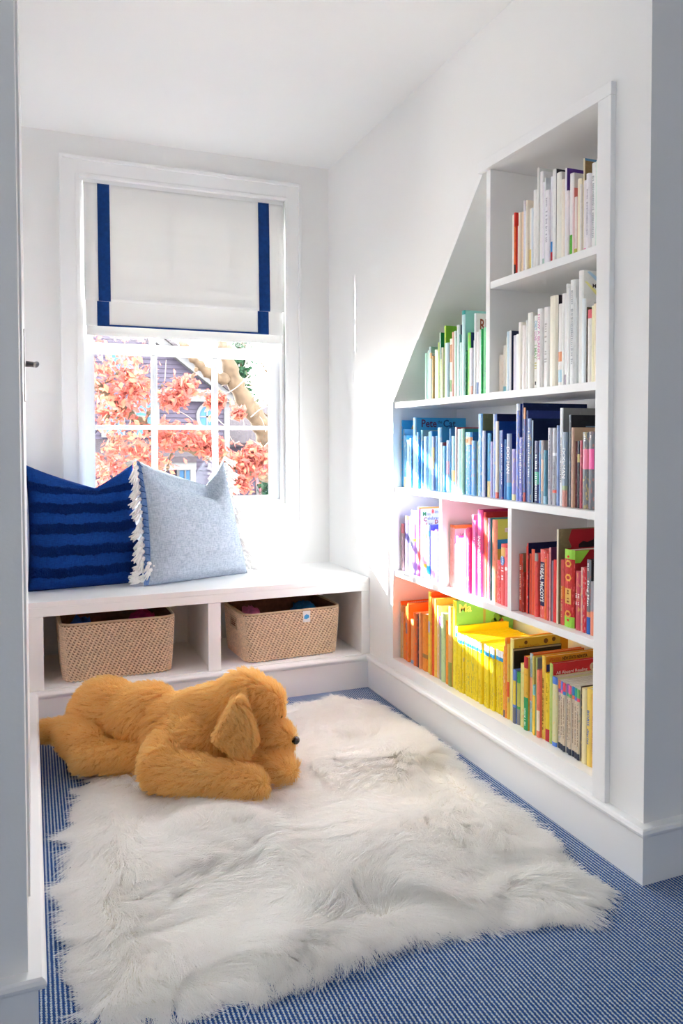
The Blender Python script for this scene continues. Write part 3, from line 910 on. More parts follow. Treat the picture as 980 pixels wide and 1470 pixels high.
cover_text(('purple', 7), 'L', .027, .035, .060, .014, 'e05040', .03)
cover_text(('purple', 7), 'ast', .038, .054, .060, .010, '788898', .01)
cover_text(('purple', 7), 'D', .064, .078, .050, .015, 'c02838', .03)
cover_patch(('purple', 7), [rect(.001, .19, 0, .006)], 'e8a050')
cover_text(('pink', 0), 'Watch', .02, .09, .028, .016, '8c98a8', .01)
cover_patch(('pink', 0), [rect(.001, .17, .0, .012)], 'f08040')
spine_text(('pink', 10), 'INSPIRATIONS', .28, .70, 'fbeef4', .5, .02)
cover_patch(('pink', 15), [rect(.028, .062, .026, .040)], 'e8d8d8')
cover_text(('pink', 15), 'DK', .036, .054, .029, .008, 'a88090')
cover_patch(('pink', 15), [rect(.001, .2, .062, .092)], '2f8cc4')
spine_patch(('pink', 17), [disc(.5, .73, .4, rz=.08)], '5a90d0')
spine_text(('pink', 17), 'pinky', .66, .80, 'f6f6fa', .5, .01)
spine_marks(('pink', 17), .38, .62, 'f8e0e4', .5, .01)
spine_patch(('pink', 18), [disc(.5, .65, .35, rz=.035)], 'f4f4f4')
spine_marks(('pink', 9), .3, .8, 'fbd8ea', .35)
spine_marks(('red', 0), .2, .8, 'f4d8c0', .42)
spine_text(('red', 8), 'THE', .745, .80, 'f4f4f4', .5, .02)
spine_text(('red', 8), 'REAL McCOYS', .24, .73, 'f8f8f8', .6, .03)
spine_marks(('red', 16), .1, .62, 'f8d8a0', .4)
spine_marks(('red', 18), .44, .62, 'f4dcd8', .3, off=-.2)
spine_marks(('red', 18), .44, .62, 'f4dcd8', .3, off=.2)
spine_text(('red', 21), 'Dog Man', .38, .72, 'f6f6f6', .6, .02)
spine_marks(('red', 21), .86, .95, 'f6f6f6', .3)
cover_patch(('red', 15), [[(.045, .002), (.2, .002), (.2, .1), (.025, .1), (.045, .05), (.035, .03)]], 'b01c28')
cover_patch(('red', 15), [[(.07, .045), (.085, .036), (.10, .04), (.12, .034), (.135, .012), (.15, .012), (.15, .05), (.2, .04), (.2, .055), (.07, .055)]], '2a1c20', lift=.0006)
for a, bz in ((.5, .82), (.5, .64), (.5, .17)):
    spine_patch(('red', 17), [[(.2, bz), (.35, bz+.045), (.65, bz+.045), (.8, bz), (.65, bz-.045), (.35, bz-.045)]], 'e8a848')
    spine_patch(('red', 17), [disc(.5, bz, .16, rz=.022)], 'b83028', lift=.0008)
spine_patch(('red', 17), [rect(.22, .78, .30, .50)], 'e8b45c')
spine_marks(('red', 17), .32, .48, 'b84828', .25)
for a, bz in ((.5, .91), (.5, .09)): spine_patch(('red', 17), [disc(.5, bz, .1, rz=.016)], 'd83028')
cover_patch(('red', 17), [[(.002, .001), (.05, .001), (.02, .035), (.002, .035)]], '9cd848')
cover_patch(('bottom', 0), [rect(.03+k*.008, .036+k*.008, .006, .010) for k in range(13)], 'fbe8d8', lift=.0005)
cover_patch(('bottom', 0), [rect(.001, .18, 0, .016)], 'f07830', lift=.0002)
cover_text(('bottom', 21), 'Ma', .012, .062, .012, .030, 'f4eca0', .02)
cover_patch(('bottom', 21), [[(.11, .03), (.12, .03), (.118, .16), (.108, .16)]], '9c9870')
cover_patch(('bottom', 21), [disc(.17, .07, .018), disc(.19, .06, .014), disc(.155, .085, .012)], '5c8c44')
cover_patch(('bottom', 21), [disc(.185, .085, .01)], 'a05038')
cover_text(('bottom', 46), "Richard Scarry's", .02, .095, .022, .008, 'c06820')
cover_patch(('bottom', 46), [disc(.045, .014, .006), disc(.12, .016, .008), disc(.15, .013, .007)], '705028')
cover_patch(('bottom', 46), [rect(.175, .205, .002, .18)], 'e09818')
cover_patch(('bottom', 47), [rect(.004, .18, .001, .006), rect(.001, .004, .001, .15)], 'b8ac88')
cover_text(('bottom', 57), 'UPDATED!', .012, .055, .006, .010, 'e05828', .02)
cover_text(('bottom', 57), 'NEW STATS! NEW STA', .060, .150, .006, .010, '4a2c18', .03)
cover_patch(('bottom', 57), [[(.004, .024), (.19, .02), (.19, .19), (.004, .19)]], '3c4c88')
cover_text(('bottom', 59), 'All Aboard Reading', .012, .122, .022, .012, 'fbf0e4', .01)
cover_patch(('bottom', 59), [disc(.143, .022, .012)], 'e8d8b0')
cover_text(('bottom', 59), '1', .141, .145, .016, .012, 'b02028', .02)
cover_patch(('bottom', 59), [disc(.085, .075, .062, a0=math.pi, a1=2*math.pi, rz=.032)], '3c1c14')
spine_text(('bottom', 71), 'BORIS', .52, .72, '3f7cc8', .5, .02)
spine_text(('bottom', 71), 'diaries', .28, .48, '3f6cb8', .5, .01)
spine_marks(('bottom', 57), .1, .75, '8c5a28', .4)
spine_marks(('bottom', 72), .2, .7, 'c07828', .35)
spine_marks(('bottom', 58), .55, .9, 'c0a020', .35)
spine_marks(('bottom', 51), .06, .3, 'e0f0e0', .3)
for k in range(61, 69): spine_marks(('bottom', k), .2, .78, '8c7460', .3)
for k in range(22, 42):
    spine_marks(('bottom', k), .08, .4, 'c8a818', .22)
cover_text(('green', 25), 'RE', .016, .052, .018, .040, '9a5038', .02)
cover_text(('white', 22), 'MIST', .030, .066, .034, .011, '3c3c3c', .01)
cover_patch(('white', 22), [[(.012, .004), (.02, .002), (.06, .024), (.05, .032)]], 'bcdcf0')
cover_patch(('white', 22), [[(.004, .03), (.012, .03), (.075, .075), (.065, .084)]], 'f0eca0')
cover_text(('white', 23), 'T', .028, .042, .010, .020, '5c5c5c')
spine_text(('white', 11), 'ONLY', .80, .93, '88b8d8', .5)
spine_text(('white', 11), 'LOVE', .66, .78, 'd8a0c8', .5)
spine_text(('white', 11), 'I MAY', .40, .60, '98c090', .5)
spine_marks(('white', 11), .18, .36, 'd8d088', .5)
spine_patch(('white', 11), [rect(.4, .6, .05, .1)], '3c3c3c')
spine_text(('white', 12), 'HOW A BLANKET', .35, .93, 'd890b8', .5)
spine_marks(('white', 20), .2, .9, 'b0b4b8', .4)
spine_marks(('white', 13), .3, .8, 'c8c4c0', .4)
spine_marks(('top', 31), .15, .85, 'b8bcc0', .4)
spine_marks(('top', 30), .2, .8, 'c0b8c4', .4)
spine_marks(('top', 15), .3, .9, 'c0bcc8', .4)
cover_patch(('top', 21), [disc(.12, .035, .022, a0=math.pi, a1=2*math.pi)], 'e8e0ec')
cover_patch(('top', 28), [rect(.001, .19, 0, .006)], '5c90b8')
cover_patch(('top', 5), [rect(.004, .02, .004, .016)], 'c84858')
for o in BOOKS.values(): del o['dims']

# ------------------------------------------------------------------ fur made of real strands
def wavy(P, seed, freq):
    """smooth random field in [-1,1] from a few plane waves"""
    r = np.random.default_rng(seed); out = np.zeros(len(P))
    for k in range(7):
        d = r.normal(size=P.shape[1]); d *= freq*r.uniform(.5, 1.5)/np.linalg.norm(d)
        out += np.sin(P @ d+r.uniform(0, 6.28))
    return out/3.2
def strands(name, pts, rad_root, rad_tip, material, parent):
    N, K, _ = pts.shape
    hc = bpy.data.hair_curves.new(name); hc.add_curves([K]*N)
    hc.attributes['position'].data.foreach_set('vector', np.ascontiguousarray(pts, np.float32).ravel())
    ra = hc.attributes.get('radius') or hc.attributes.new('radius', 'FLOAT', 'POINT')
    prof = rad_root+(rad_tip-rad_root)*np.linspace(0, 1, K)**1.3
    ra.data.foreach_set('value', np.tile(prof, N).astype(np.float32))
    hc.materials.append(material)
    o = bpy.data.objects.new(name, hc); COL.objects.link(o); o.parent = parent; o['kind'] = 'stuff'
    return o
def fur_mat(name, c1, c2, rough=.6, scale=6, transl=.25):
    m, nt, b = new_mat(name); out = nt.nodes['Material Output']
    hi = nt.nodes.new('ShaderNodeHairInfo'); tc = nt.nodes.new('ShaderNodeTexCoord')
    n = nt.nodes.new('ShaderNodeTexNoise'); n.inputs['Scale'].default_value = scale; n.inputs['Detail'].default_value = 2
    nt.links.new(tc.outputs['Object'], n.inputs['Vector'])
    f = node_math(nt, 'ADD', node_math(nt, 'MULTIPLY', hi.outputs['Random'], .5), node_math(nt, 'MULTIPLY', n.outputs['Fac'], .5))
    mx = nt.nodes.new('ShaderNodeMix'); mx.data_type = 'RGBA'
    mx.inputs[6].default_value = (*c1, 1); mx.inputs[7].default_value = (*c2, 1)
    nt.links.new(f, mx.inputs[0]); nt.links.new(mx.outputs[2], b.inputs['Base Color'])
    b.inputs['Roughness'].default_value = rough; b.inputs['Specular IOR Level'].default_value = .25
    t = nt.nodes.new('ShaderNodeBsdfTranslucent'); nt.links.new(mx.outputs[2], t.inputs[0])
    ms = nt.nodes.new('ShaderNodeMixShader'); ms.inputs[0].default_value = transl
    nt.links.new(b.outputs[0], ms.inputs[1]); nt.links.new(t.outputs[0], ms.inputs[2]); nt.links.new(ms.outputs[0], out.inputs[0])
    return m
M['rug_fur'] = fur_mat('white_faux_fur', (.97, .96, .935), (.99, .988, .98), transl=.5)
M['rug_back'] = mat('rug_backing', (.88, .86, .80), .95, .1, vary=.05)
M['dog_fur'] = fur_mat('golden_plush', (.92, .62, .19), (.985, .83, .44), scale=9, transl=.45)
M['dog_skin'] = mat('golden_plush_ground', (.8, .52, .2), .95, .1, vary=.1, scale=60)

# ------------------------------------------------------------------ rug
RUG = [(.105, 1.445), (.29, 1.405), (.47, 1.425), (.66, 1.46), (.85, 1.43), (1.02, 1.41), (1.115, 1.37), (1.165, 1.42), (1.17, 1.55), (1.205, 1.90), (1.235, 2.3), (1.24, 2.62),
       (1.20, 2.765), (.95, 2.79), (.60, 2.74), (.30, 2.58), (.165, 2.46), (.135, 2.2), (.12, 1.9), (.11, 1.65)]
def rug_h(x, y): return .022+.006*math.sin(x*9+y*5)*math.sin(y*8-x*4)
def build_rug():
    cx, cy = .68, 2.05; K = len(RUG); mb = MB(); rings = 7; vs = [(cx, cy, rug_h(cx, cy))]
    for r in range(1, rings+1):
        for (x, y) in RUG:
            f = r/rings; px, py = cx+(x-cx)*f, cy+(y-cy)*f
            vs.append((px, py, rug_h(px, py)*(1 if r < rings else .45)))
    for (x, y) in RUG: vs.append((x, y, .002))
    fs = [(0, 1+k, 1+(k+1) % K) for k in range(K)]
    for r in range(rings):
        for k in range(K):
            a, b = 1+r*K+k, 1+r*K+(k+1) % K; fs.append((a, a+K, b+K, b))
    fs.append(tuple(1+rings*K+k for k in range(K-1, -1, -1)))
    mb.add([(x-cx, y-cy, z) for x, y, z in vs], fs)
    rug = mb.build('rug', M['rug_back'], smooth=True, recalc=True); rug.location = (cx, cy, 0)
    tag(rug, 'shaggy white faux fur rug lying on the striped carpet', 'rug')
    # strands
    poly = np.array(RUG); N = 120000
    P = np.column_stack([RNG.uniform(.08, 1.26, N*2), RNG.uniform(1.35, 2.82, N*2)])
    inside = np.zeros(len(P), bool); j = len(poly)-1
    for i in range(len(poly)):
        xi, yi = poly[i]; xj, yj = poly[j]
        c = ((yi > P[:, 1]) != (yj > P[:, 1])) & (P[:, 0] < (xj-xi)*(P[:, 1]-yi)/(yj-yi+1e-12)+xi)
        inside ^= c; j = i
    P = P[inside][:N]; N = len(P)
    # a thicker fringe along the rim
    tt = RNG.uniform(0, len(poly), 26000); ia = tt.astype(int); fa = (tt-ia)[:, None]
    Q = poly[ia]*(1-fa)+poly[(ia+1) % len(poly)]*fa; inw = np.array([.68, 2.05])-Q; Q = Q+inw/np.linalg.norm(inw, axis=1)[:, None]*RNG.uniform(0, .03, (len(Q), 1))
    P = np.vstack([P, Q]); N = len(P)
    # distance and direction to the edge, so the rim falls outwards
    dmin = np.full(N, 9.); dirn = np.zeros((N, 2))
    for i in range(len(poly)):
        a, b = poly[i-1], poly[i]; ab = b-a; t = np.clip(((P-a) @ ab)/(ab @ ab), 0, 1)
        q = a+t[:, None]*ab; d = np.linalg.norm(P-q, axis=1); m_ = d < dmin
        dmin[m_] = d[m_]; dirn[m_] = ((q-P)/np.maximum(d, 1e-5)[:, None])[m_]
    ang = 2.0*wavy(P, 3, 5.)+1.2*wavy(P, 4, 13.)-.7
    flow = np.column_stack([np.cos(ang), np.sin(ang)])
    rim = np.clip(1-dmin/.07, 0, 1)[:, None]
    flow = flow*(1-.75*rim)+dirn*rim*1.0
    lift = np.clip(.55+.45*wavy(P, 5, 11.), .12, 1.1)*(1-.6*rim[:, 0])
    length = .074*(1+.25*wavy(P, 6, 8.))*RNG.uniform(.75, 1.15, N)
    # clumps: strands lean towards a shared tip
    G = 30; cell = 1/G
    gi = np.floor(P*G).astype(int); jx = np.random.default_rng(8).uniform(0, 1, (200, 200, 2))
    best = np.full(N, 9.); tip = np.zeros((N, 2))
    for dx in (-1, 0, 1):
        for dy in (-1, 0, 1):
            g = gi+[dx, dy]; c = (g+jx[g[:, 0] % 200, g[:, 1] % 200])*cell
            d = np.linalg.norm(c-P, axis=1); m_ = d < best; best[m_] = d[m_]; tip[m_] = c[m_]
    pull = (tip-P)*.75
    K = 7; s = np.linspace(0, 1, K)
    z0 = np.array([rug_h(x, y) for x, y in P])*(1-.5*rim[:, 0])
    pts = np.zeros((N, K, 3)); fn = flow/np.maximum(np.linalg.norm(flow, axis=1), .3)[:, None]
    jit = RNG.normal(0, .003, (N, 2)); cu = RNG.normal(0, .22, N)+.5*wavy(P, 9, 30.)
    perp = np.column_stack([-fn[:, 1], fn[:, 0]])
    for k in range(K):
        t = s[k]
        hor = length*(t*(1-.35*lift)*.72+.28*t*t)
        ver = length*lift*(1.25*t-.75*t*t)
        xy = P+fn*hor[:, None]+perp*(cu*length*t*t)[:, None]+pull*t+jit*t
        pts[:, k, :2] = xy-[cx, cy]; pts[:, k, 2] = np.maximum(z0-.004*(t == 0)+ver-.02*t*rim[:, 0], .003)
    strands('fur', pts, .0008, .00025, M['rug_fur'], rug)
build_rug()

# ------------------------------------------------------------------ plush dog
def remeshed(mb, voxel, smooth, name):
    me = mb.mesh('tmp', M['dog_skin']); o = bpy.data.objects.new('tmp', me); COL.objects.link(o)
    r = o.modifiers.new('r', 'REMESH'); r.mode = 'VOXEL'; r.voxel_size = voxel
    s = o.modifiers.new('s', 'SMOOTH'); s.iterations = smooth; s.factor = .5
    dg = bpy.context.evaluated_depsgraph_get(); out = bpy.data.meshes.new_from_object(o.evaluated_get(dg))
    COL.objects.unlink(o); bpy.data.objects.remove(o); out.name = name
    out.polygons.foreach_set('use_smooth', [True]*len(out.polygons)); return out
def capsule(mb, a, b, r0, r1, n=7, flat=1.0):
    a, b = Vector(a), Vector(b)
    for k in range(n):
        t = k/(n-1); r = r0+(r1-r0)*t; mb.ellipsoid(a.lerp(b, t), (r, r, r*flat), nu=16, nv=10)
def surface_points(me, n, seed):
    r = np.random.default_rng(seed); me.calc_loop_triangles()
    tv = np.empty(len(me.loop_triangles)*3, np.int32); me.loop_triangles.foreach_get('vertices', tv); tv = tv.reshape(-1, 3)
    co = np.empty(len(me.vertices)*3); me.vertices.foreach_get('co', co); co = co.reshape(-1, 3)
    no = np.empty(len(me.vertices)*3); me.vertices.foreach_get('normal', no); no = no.reshape(-1, 3)
    A, B, C_ = co[tv[:, 0]], co[tv[:, 1]], co[tv[:, 2]]
    ar = np.linalg.norm(np.cross(B-A, C_-A), axis=1); i = r.choice(len(tv), n, p=ar/ar.sum())
    u = r.uniform(size=(n, 2)); f = u.sum(1) > 1; u[f] = 1-u[f]; w = np.column_stack([1-u.sum(1), u[:, 0], u[:, 1]])
    P = (co[tv[i]]*w[:, :, None]).sum(1); Nn = (no[tv[i]]*w[:, :, None]).sum(1); Nn /= np.linalg.norm(Nn, axis=1)[:, None]
    return P, Nn
def plush(me, n, length, flowdir, parent, seed, clump=58):
    P, Nn = surface_points(me, n, seed); r = np.random.default_rng(seed+1)
    F = np.tile(np.array(flowdir, float), (n, 1))+.5*np.column_stack([wavy(P, seed+k, 18) for k in range(3)])
    F -= (F*Nn).sum(1)[:, None]*Nn; F /= np.maximum(np.linalg.norm(F, axis=1), .2)[:, None]
    L = length*r.uniform(.7, 1.2, n)*(1+.25*wavy(P, seed+5, 30))
    g = np.floor(P*clump).astype(int); h = (g[:, 0]*73856093 ^ g[:, 1]*19349663 ^ g[:, 2]*83492791) % 4096
    jt = np.random.default_rng(seed+2).uniform(0, 1, (4096, 3)); tip = (g+jt[h])/clump-P; tip -= (tip*Nn).sum(1)[:, None]*Nn
    K = 5; pts = np.zeros((n, K, 3)); jit = r.normal(0, .0016, (n, 3))
    for k in range(K):
        t = k/(K-1)
        pts[:, k] = P-.001*Nn*(t == 0)+(Nn*(.62*t-.2*t*t)[..., None] if False else Nn*(.68*t-.22*t*t))*L[:, None]+F*(.45*t+.35*t*t)*L[:, None]+tip*(.7*t)+jit*t
    return strands('fur', pts, .0007, .0003, M['dog_fur'], parent)

def build_dog():
    O = Vector((.36, 2.44, .03)); mb = MB()
    E = lambda c, r, rz=0: mb.ellipsoid(Vector(c)-O, r, Matrix.Rotation(rz, 3, 'Z'), 22, 14)
    Cc = lambda a, b, r0, r1, n=7: capsule(mb, Vector(a)-O, Vector(b)-O, r0, r1, n)
    E((.225, 2.635, .145), (.125, .100, .118), -.5)          # rump
    E((.330, 2.550, .148), (.135, .105, .105), -.6)          # belly
    E((.455, 2.375, .125), (.115, .110, .098), -.5)
    E((.425, 2.455, .135), (.125, .110, .098), -.5)          # chest
    Cc((.125, 2.585, .105), (.150, 2.525, .090), .062, .060, 4)  # near thigh
    Cc((.150, 2.490, .072), (.235, 2.462, .066), .050, .043, 5)
    Cc((.235, 2.462, .066), (.300, 2.448, .062), .043, .047, 4)  # near hind foot
    E((.308, 2.440, .064), (.056, .048, .046), -.3)
    Cc((.375, 2.33, .112), (.350, 2.285, .092), .066, .064, 4)   # near shoulder
    Cc((.345, 2.270, .080), (.445, 2.205, .072), .062, .060, 5)
    Cc((.445, 2.205, .070), (.560, 2.125, .062), .055, .054)     # near foreleg
    E((.562, 2.122, .060), (.062, .060, .050), -.5)          # near paw
    Cc((.56, 2.36, .075), (.665, 2.205, .062), .052, .050)       # far foreleg
    E((.680, 2.195, .060), (.056, .056, .050), -.6)          # far paw
    Cc((.47, 2.41, .165), (.57, 2.37, .205), .092, .088, 5)      # neck
    E((.615, 2.345, .228), (.098, .092, .092), -.45)         # skull
    E((.664, 2.318, .225), (.073, .075, .073), -.45)         # brow
    Cc((.655, 2.290, .150), (.698, 2.255, .128), .054, .052, 5)  # muzzle
    E((.675, 2.265, .105), (.045, .045, .03), -.5)           # chin
    Cc((.13, 2.68, .09), (.04, 2.79, .062), .040, .030, 6)       # tail
    me = remeshed(mb, .0075, 3, 'dog_body')
    zz = np.empty(len(me.vertices)*3, np.float32); me.vertices.foreach_get('co', zz); zz = zz.reshape(-1, 3); zz[:, 2] = np.maximum(zz[:, 2], .0015); me.vertices.foreach_set('co', zz.ravel()); me.update()
    dog = obj('plush_dog', me); dog.location = O
    tag(dog, 'golden brown plush toy dog lying on the white fur rug', 'toy dog')
    plush(me, 80000, .024, (-.85, .35, -.45), dog, 21)
    # ears hang from the side of the head
    def ear(pts, nrm):
        e = MB(); n = Vector(nrm).normalized(); a_ = n.orthogonal().normalized(); b_ = n.cross(a_); R = Matrix((a_, b_, n)).transposed()
        P = [Vector(p[:3])-O for p in pts]; rad = [p[3] for p in pts]
        for i in range(len(P)):
            for j in range(i):
                for k in range(7):
                    t = k/6; r = rad[i]+(rad[j]-rad[i])*t; e.ellipsoid(P[i].lerp(P[j], t), (r, r, .013), R, 14, 8)
        m2 = remeshed(e, .006, 3, 'dog_ear'); o = obj('ear', m2, dog)
        plush(m2, 20000, .015, (-.25, -.1, -1), o, 33, 80); return o
    ear([(.572, 2.238, .258, .024), (.500, 2.192, .186, .018), (.562, 2.178, .140, .022), (.592, 2.190, .172, .022)], (.2, -1, .4))
    ear([(.655, 2.432, .258, .02), (.60, 2.47, .16, .018), (.70, 2.475, .14, .022)], (-.2, 1, .3))
    black = mat('black_plastic', '1a1614', .25, .6, vary=.1)
    MB().ellipsoid(Vector((.744, 2.222, .130))-O, (.013, .017, .012), Matrix.Rotation(-.6, 3, 'Z')).build('nose', black, dog, smooth=True)
    for c in ((.708, 2.266, .194), (.727, 2.314, .194)):
        MB().ellipsoid(Vector(c)-O, (.008, .008, .008), nu=12, nv=8).build('eye', black, dog, smooth=True)
build_dog()

# ------------------------------------------------------------------ cushions
def noise2(u, v, s): return math.sin(u*3.1+s)*math.sin(v*2.7+s*1.7)+.5*math.sin(u*7.3-v*5.1+s*2.3)+.3*math.sin(u*11+v*13+s)
def ipol(t, xs, ys):
    return float(np.interp(t, xs, ys))
class Pillow:
    def __init__(s, W, H, T, uc, low, lean, seed, taper=.0, shear=.0, rise=.1):
        s.rise = rise
        s.W, s.H, s.T, s.uc, s.low, s.lean, s.seed, s.taper, s.shear = W, H, T, uc, low, lean, seed, taper, shear
    def at(s, u, v, side):
        """side -1 front, 1 back; local: x across, z up from the seat; the top is karate-chopped at uc"""
        t = (v+1)/2
        x = s.W/2*u*(1-.05*(1-v*v))*(1-s.taper*t)+s.shear*t
        z = s.H*(t*(1-.02*(1-u*u)))
        prof = max(0, (1-u**4)*(1-v**4))**.55*(.75+.25*(1-v)/2*1.3)
        y = side*s.T/2*prof+.004*noise2(u*2, v*2, s.seed)*prof
        d = (u-s.uc)/((1-s.uc) if u > s.uc else (1+s.uc)); k = max(0, 1-abs(d))**(.95)
        L = s.low; pu = max(0, 1-u**4)**.5
        if side < 0:
            zc = s.H*ipol(t, [0, .5, .78, .86, .93, 1], [0, L*.64, L*.98, L, L*.985, L+s.rise])
            yc = s.T/2*pu*ipol(t, [0, .08, .3, .6, .76, .86, .93, 1], [0, -.55, -1, -.9, -.55, -.05, .3, .35])
        else:
            zc = s.H*ipol(t, [0, 1], [0, L+s.rise])
            yc = s.T/2*pu*ipol(t, [0, .08, .35, .7, .9, 1], [0, .55, 1, .9, .6, .35])
        y += (yc-y)*k; z += (zc-z)*k
        # soft folds running out from the chop
        y += .006*k*math.sin(u*16+z*30+s.seed)*max(0, t-.5)*prof
        y += math.tan(s.lean)*z
        return Vector((x, y, z))
    def mesh(s, n=44):
        mb = MB(); W = n+1
        g = [-1+2*i/n for i in range(W)]
        g = [math.copysign(abs(a)**.9, a) for a in g]
        vs = [s.at(u, v, sd) for sd in (-1, 1) for v in g for u in g]; fs = []
        for j in range(n):
            for i in range(n):
                a = j*W+i; fs.append((a, a+1, a+W+1, a+W)); b = a+W*W; fs.append((b, b+W, b+W+1, b+1))
        mb.add(vs, fs); return mb
    def normal(s, u, v, side=-1):
        e_ = .01; a = s.at(u+e_, v, side)-s.at(u-e_, v, side); b = s.at(u, v+e_, side)-s.at(u, v-e_, side)
        return (a.cross(b) if side < 0 else b.cross(a)).normalized()
    def place(s, o, loc, rz): o.location = loc; o.rotation_euler = (0, 0, rz)

def weave_mat(name, c1, c2, scale=900, rough=.9):
    m, nt, b = new_mat(name); tc = nt.nodes.new('ShaderNodeTexCoord'); ns = []
    for sc_ in ((60, 60, scale), (scale, 60, 60)):
        mp = nt.nodes.new('ShaderNodeMapping'); mp.inputs['Scale'].default_value = sc_; nt.links.new(tc.outputs['Object'], mp.inputs['Vector'])
        n = nt.nodes.new('ShaderNodeTexNoise'); n.inputs['Scale'].default_value = 1; n.inputs['Detail'].default_value = 2
        nt.links.new(mp.outputs[0], n.inputs['Vector']); ns.append(n.outputs['Fac'])
    f = node_math(nt, 'MULTIPLY', node_math(nt, 'ADD', ns[0], ns[1]), .5)
    r = nt.nodes.new('ShaderNodeMapRange'); r.inputs[1].default_value = .4; r.inputs[2].default_value = .6; nt.links.new(f, r.inputs[0])
    mx = nt.nodes.new('ShaderNodeMix'); mx.data_type = 'RGBA'; mx.inputs[6].default_value = (*hexc(c1), 1); mx.inputs[7].default_value = (*hexc(c2), 1)
    nt.links.new(r.outputs[0], mx.inputs[0]); nt.links.new(mx.outputs[2], b.inputs['Base Color'])
    b.inputs['Roughness'].default_value = rough; b.inputs['Specular IOR Level'].default_value = .15
    bp = nt.nodes.new('ShaderNodeBump'); bp.inputs['Strength'].default_value = .3; bp.inputs['Distance'].default_value = .001
    nt.links.new(f, bp.inputs['Height']); nt.links.new(bp.outputs[0], b.inputs['Normal']); return m
M['navy_cloth'] = weave_mat('navy_cotton', '0a3074', '12428c', 700)
M['navy_tuft'] = mat('navy_tufting', '0c2c66', .95, .1, vary=.35, scale=300, bump=1, bscale=500)
M['chambray'] = weave_mat('blue_grey_chambray', '98a6b6', 'bac6d2', 420)
M['flange'] = weave_mat('blue_flange', '5478b4', '7c98c4', 700)
M['tassel'] = mat('white_cotton_tassel', (.86, .85, .82), .95, .1, vary=.06, scale=200)

p1 = Pillow(.45, .495, .16, .28, .76, math.radians(8), 1, .06, -.01, .03)
navy = p1.mesh().build('cushion', M['navy_cloth'], smooth=True, recalc=True)
tag(navy, 'navy blue cushion with tufted stripes leaning at the left end of the bench', 'cushion', 'cushions on the window bench')
p1.place(navy, (.206, 3.245, ZB+.001), .10)
for vb in (.66, .33, .0, -.35, -.70):
    mb = MB(); nu, nv = 200, 12; vs = []
    for j in range(nv):
        for i in range(nu+1):
            u = -.965+1.93*i/nu; v = vb+(j/(nv-1)-.5)*(.17+.03*math.sin(u*21+vb*9)*math.sin(u*47))+.012*math.sin(u*9+vb*5)
            q = p1.at(u, v, -1); nn = p1.normal(u, v)
            edge = 1 if 0 < j < nv-1 and 0 < i < nu else 0
            vs.append(q+nn*(-.0012+edge*(.002+random.uniform(0, .0085)))+Vector((random.uniform(-.001, .001), 0, random.uniform(-.0012, .0012))))
    W = nu+1
    mb.add(vs, [(j*W+i, j*W+i+1, (j+1)*W+i+1, (j+1)*W+i) for j in range(nv-1) for i in range(nu)])
    mb.build('tufted_stripe', M['navy_tuft'], navy, smooth=True)

p2 = Pillow(.49, .51, .18, .62, .66, math.radians(6), 4, .17, -.045, .11)
grey = p2.mesh().build('cushion', M['chambray'], smooth=True, recalc=True)
tag(grey, 'pale grey blue woven cushion with white tassels along its sides', 'cushion', 'cushions on the window bench')
p2.place(grey, (.652, 3.238, ZB+.001), .30)
mb = MB(); vs = []; n = 30
for j in range(n+1):
    v = -.98+1.96*j/n
    for u in (-1.0, -.975, -.945): vs.append(p2.at(u, v, -1)+p2.normal(max(u, -.98), v)*.002)
mb.add(vs, [(j*3+i, j*3+i+1, j*3+i+4, j*3+i+3) for j in range(n) for i in range(2)])
mb.build('flange', M['flange'], grey, smooth=True)
st = MB().tube([(0, 0, 0), (.013, -.003, .0012), (.026, -.001, 0)], .0016, 6).mesh('stitch', M['navy'], True)
for j in range(17):
    v = -.82+1.76*j/16; o = obj('stitch', st, grey)
    nn = p2.normal(-.96, v); o.location = p2.at(-.995, v, -1)+nn*.004
    d = (p2.at(-.93, v, -1)-p2.at(-.995, v, -1)).normalized(); o.rotation_euler = (0, math.atan2(-d.z, d.x)+random.uniform(-.25, .25), math.atan2(d.y, d.x))
tm = MB().ellipsoid((0, 0, -.004), (.0065, .0065, .007), nu=10, nv=6)
for k in range(9):
    a = k*2.4; r = .004+.004*(k % 3)/2
    tm.tube([(0, 0, -.006), (r*.7*math.cos(a), r*.7*math.sin(a), -.018), (r*1.3*math.cos(a), r*1.3*math.sin(a), -.036-.004*(k % 2))], [.0032, .003, .0016], 5)
tm = tm.mesh('tassel', M['tassel'], True)
for sgn in (-1, 1):
    for j in range(20):
        v = -.98+1.96*j/19; o = obj('tassel', tm, grey)
        b_ = p2.at(sgn*1.0, v, -1); o.location = b_+Vector((sgn*.004, -.004, .006))
        ang = .7+random.uniform(-.35, .5)
        if b_.z < .085: ang = max(ang, math.pi/2-max(0, b_.z-.02)*7); o.location.z = max(o.location.z, .024)
        o.rotation_euler = (random.uniform(-.15, .15), -sgn*ang, random.uniform(-.4, .4))
        s_ = random.uniform(1.15, 1.6); o.scale = (s_, s_, s_)
for dx, dz_ in ((.012, .098), (.035, .088), (.05, .07), (.02, .072)):
    o = obj('tassel', tm, grey); q = p2.at(-.98+dx*3, -.95, -1); o.location = (q.x, q.y-.008, dz_); o.rotation_euler = (.4, random.uniform(-.8, .6), 0); o.scale = (1.5, 1.5, 1.3)

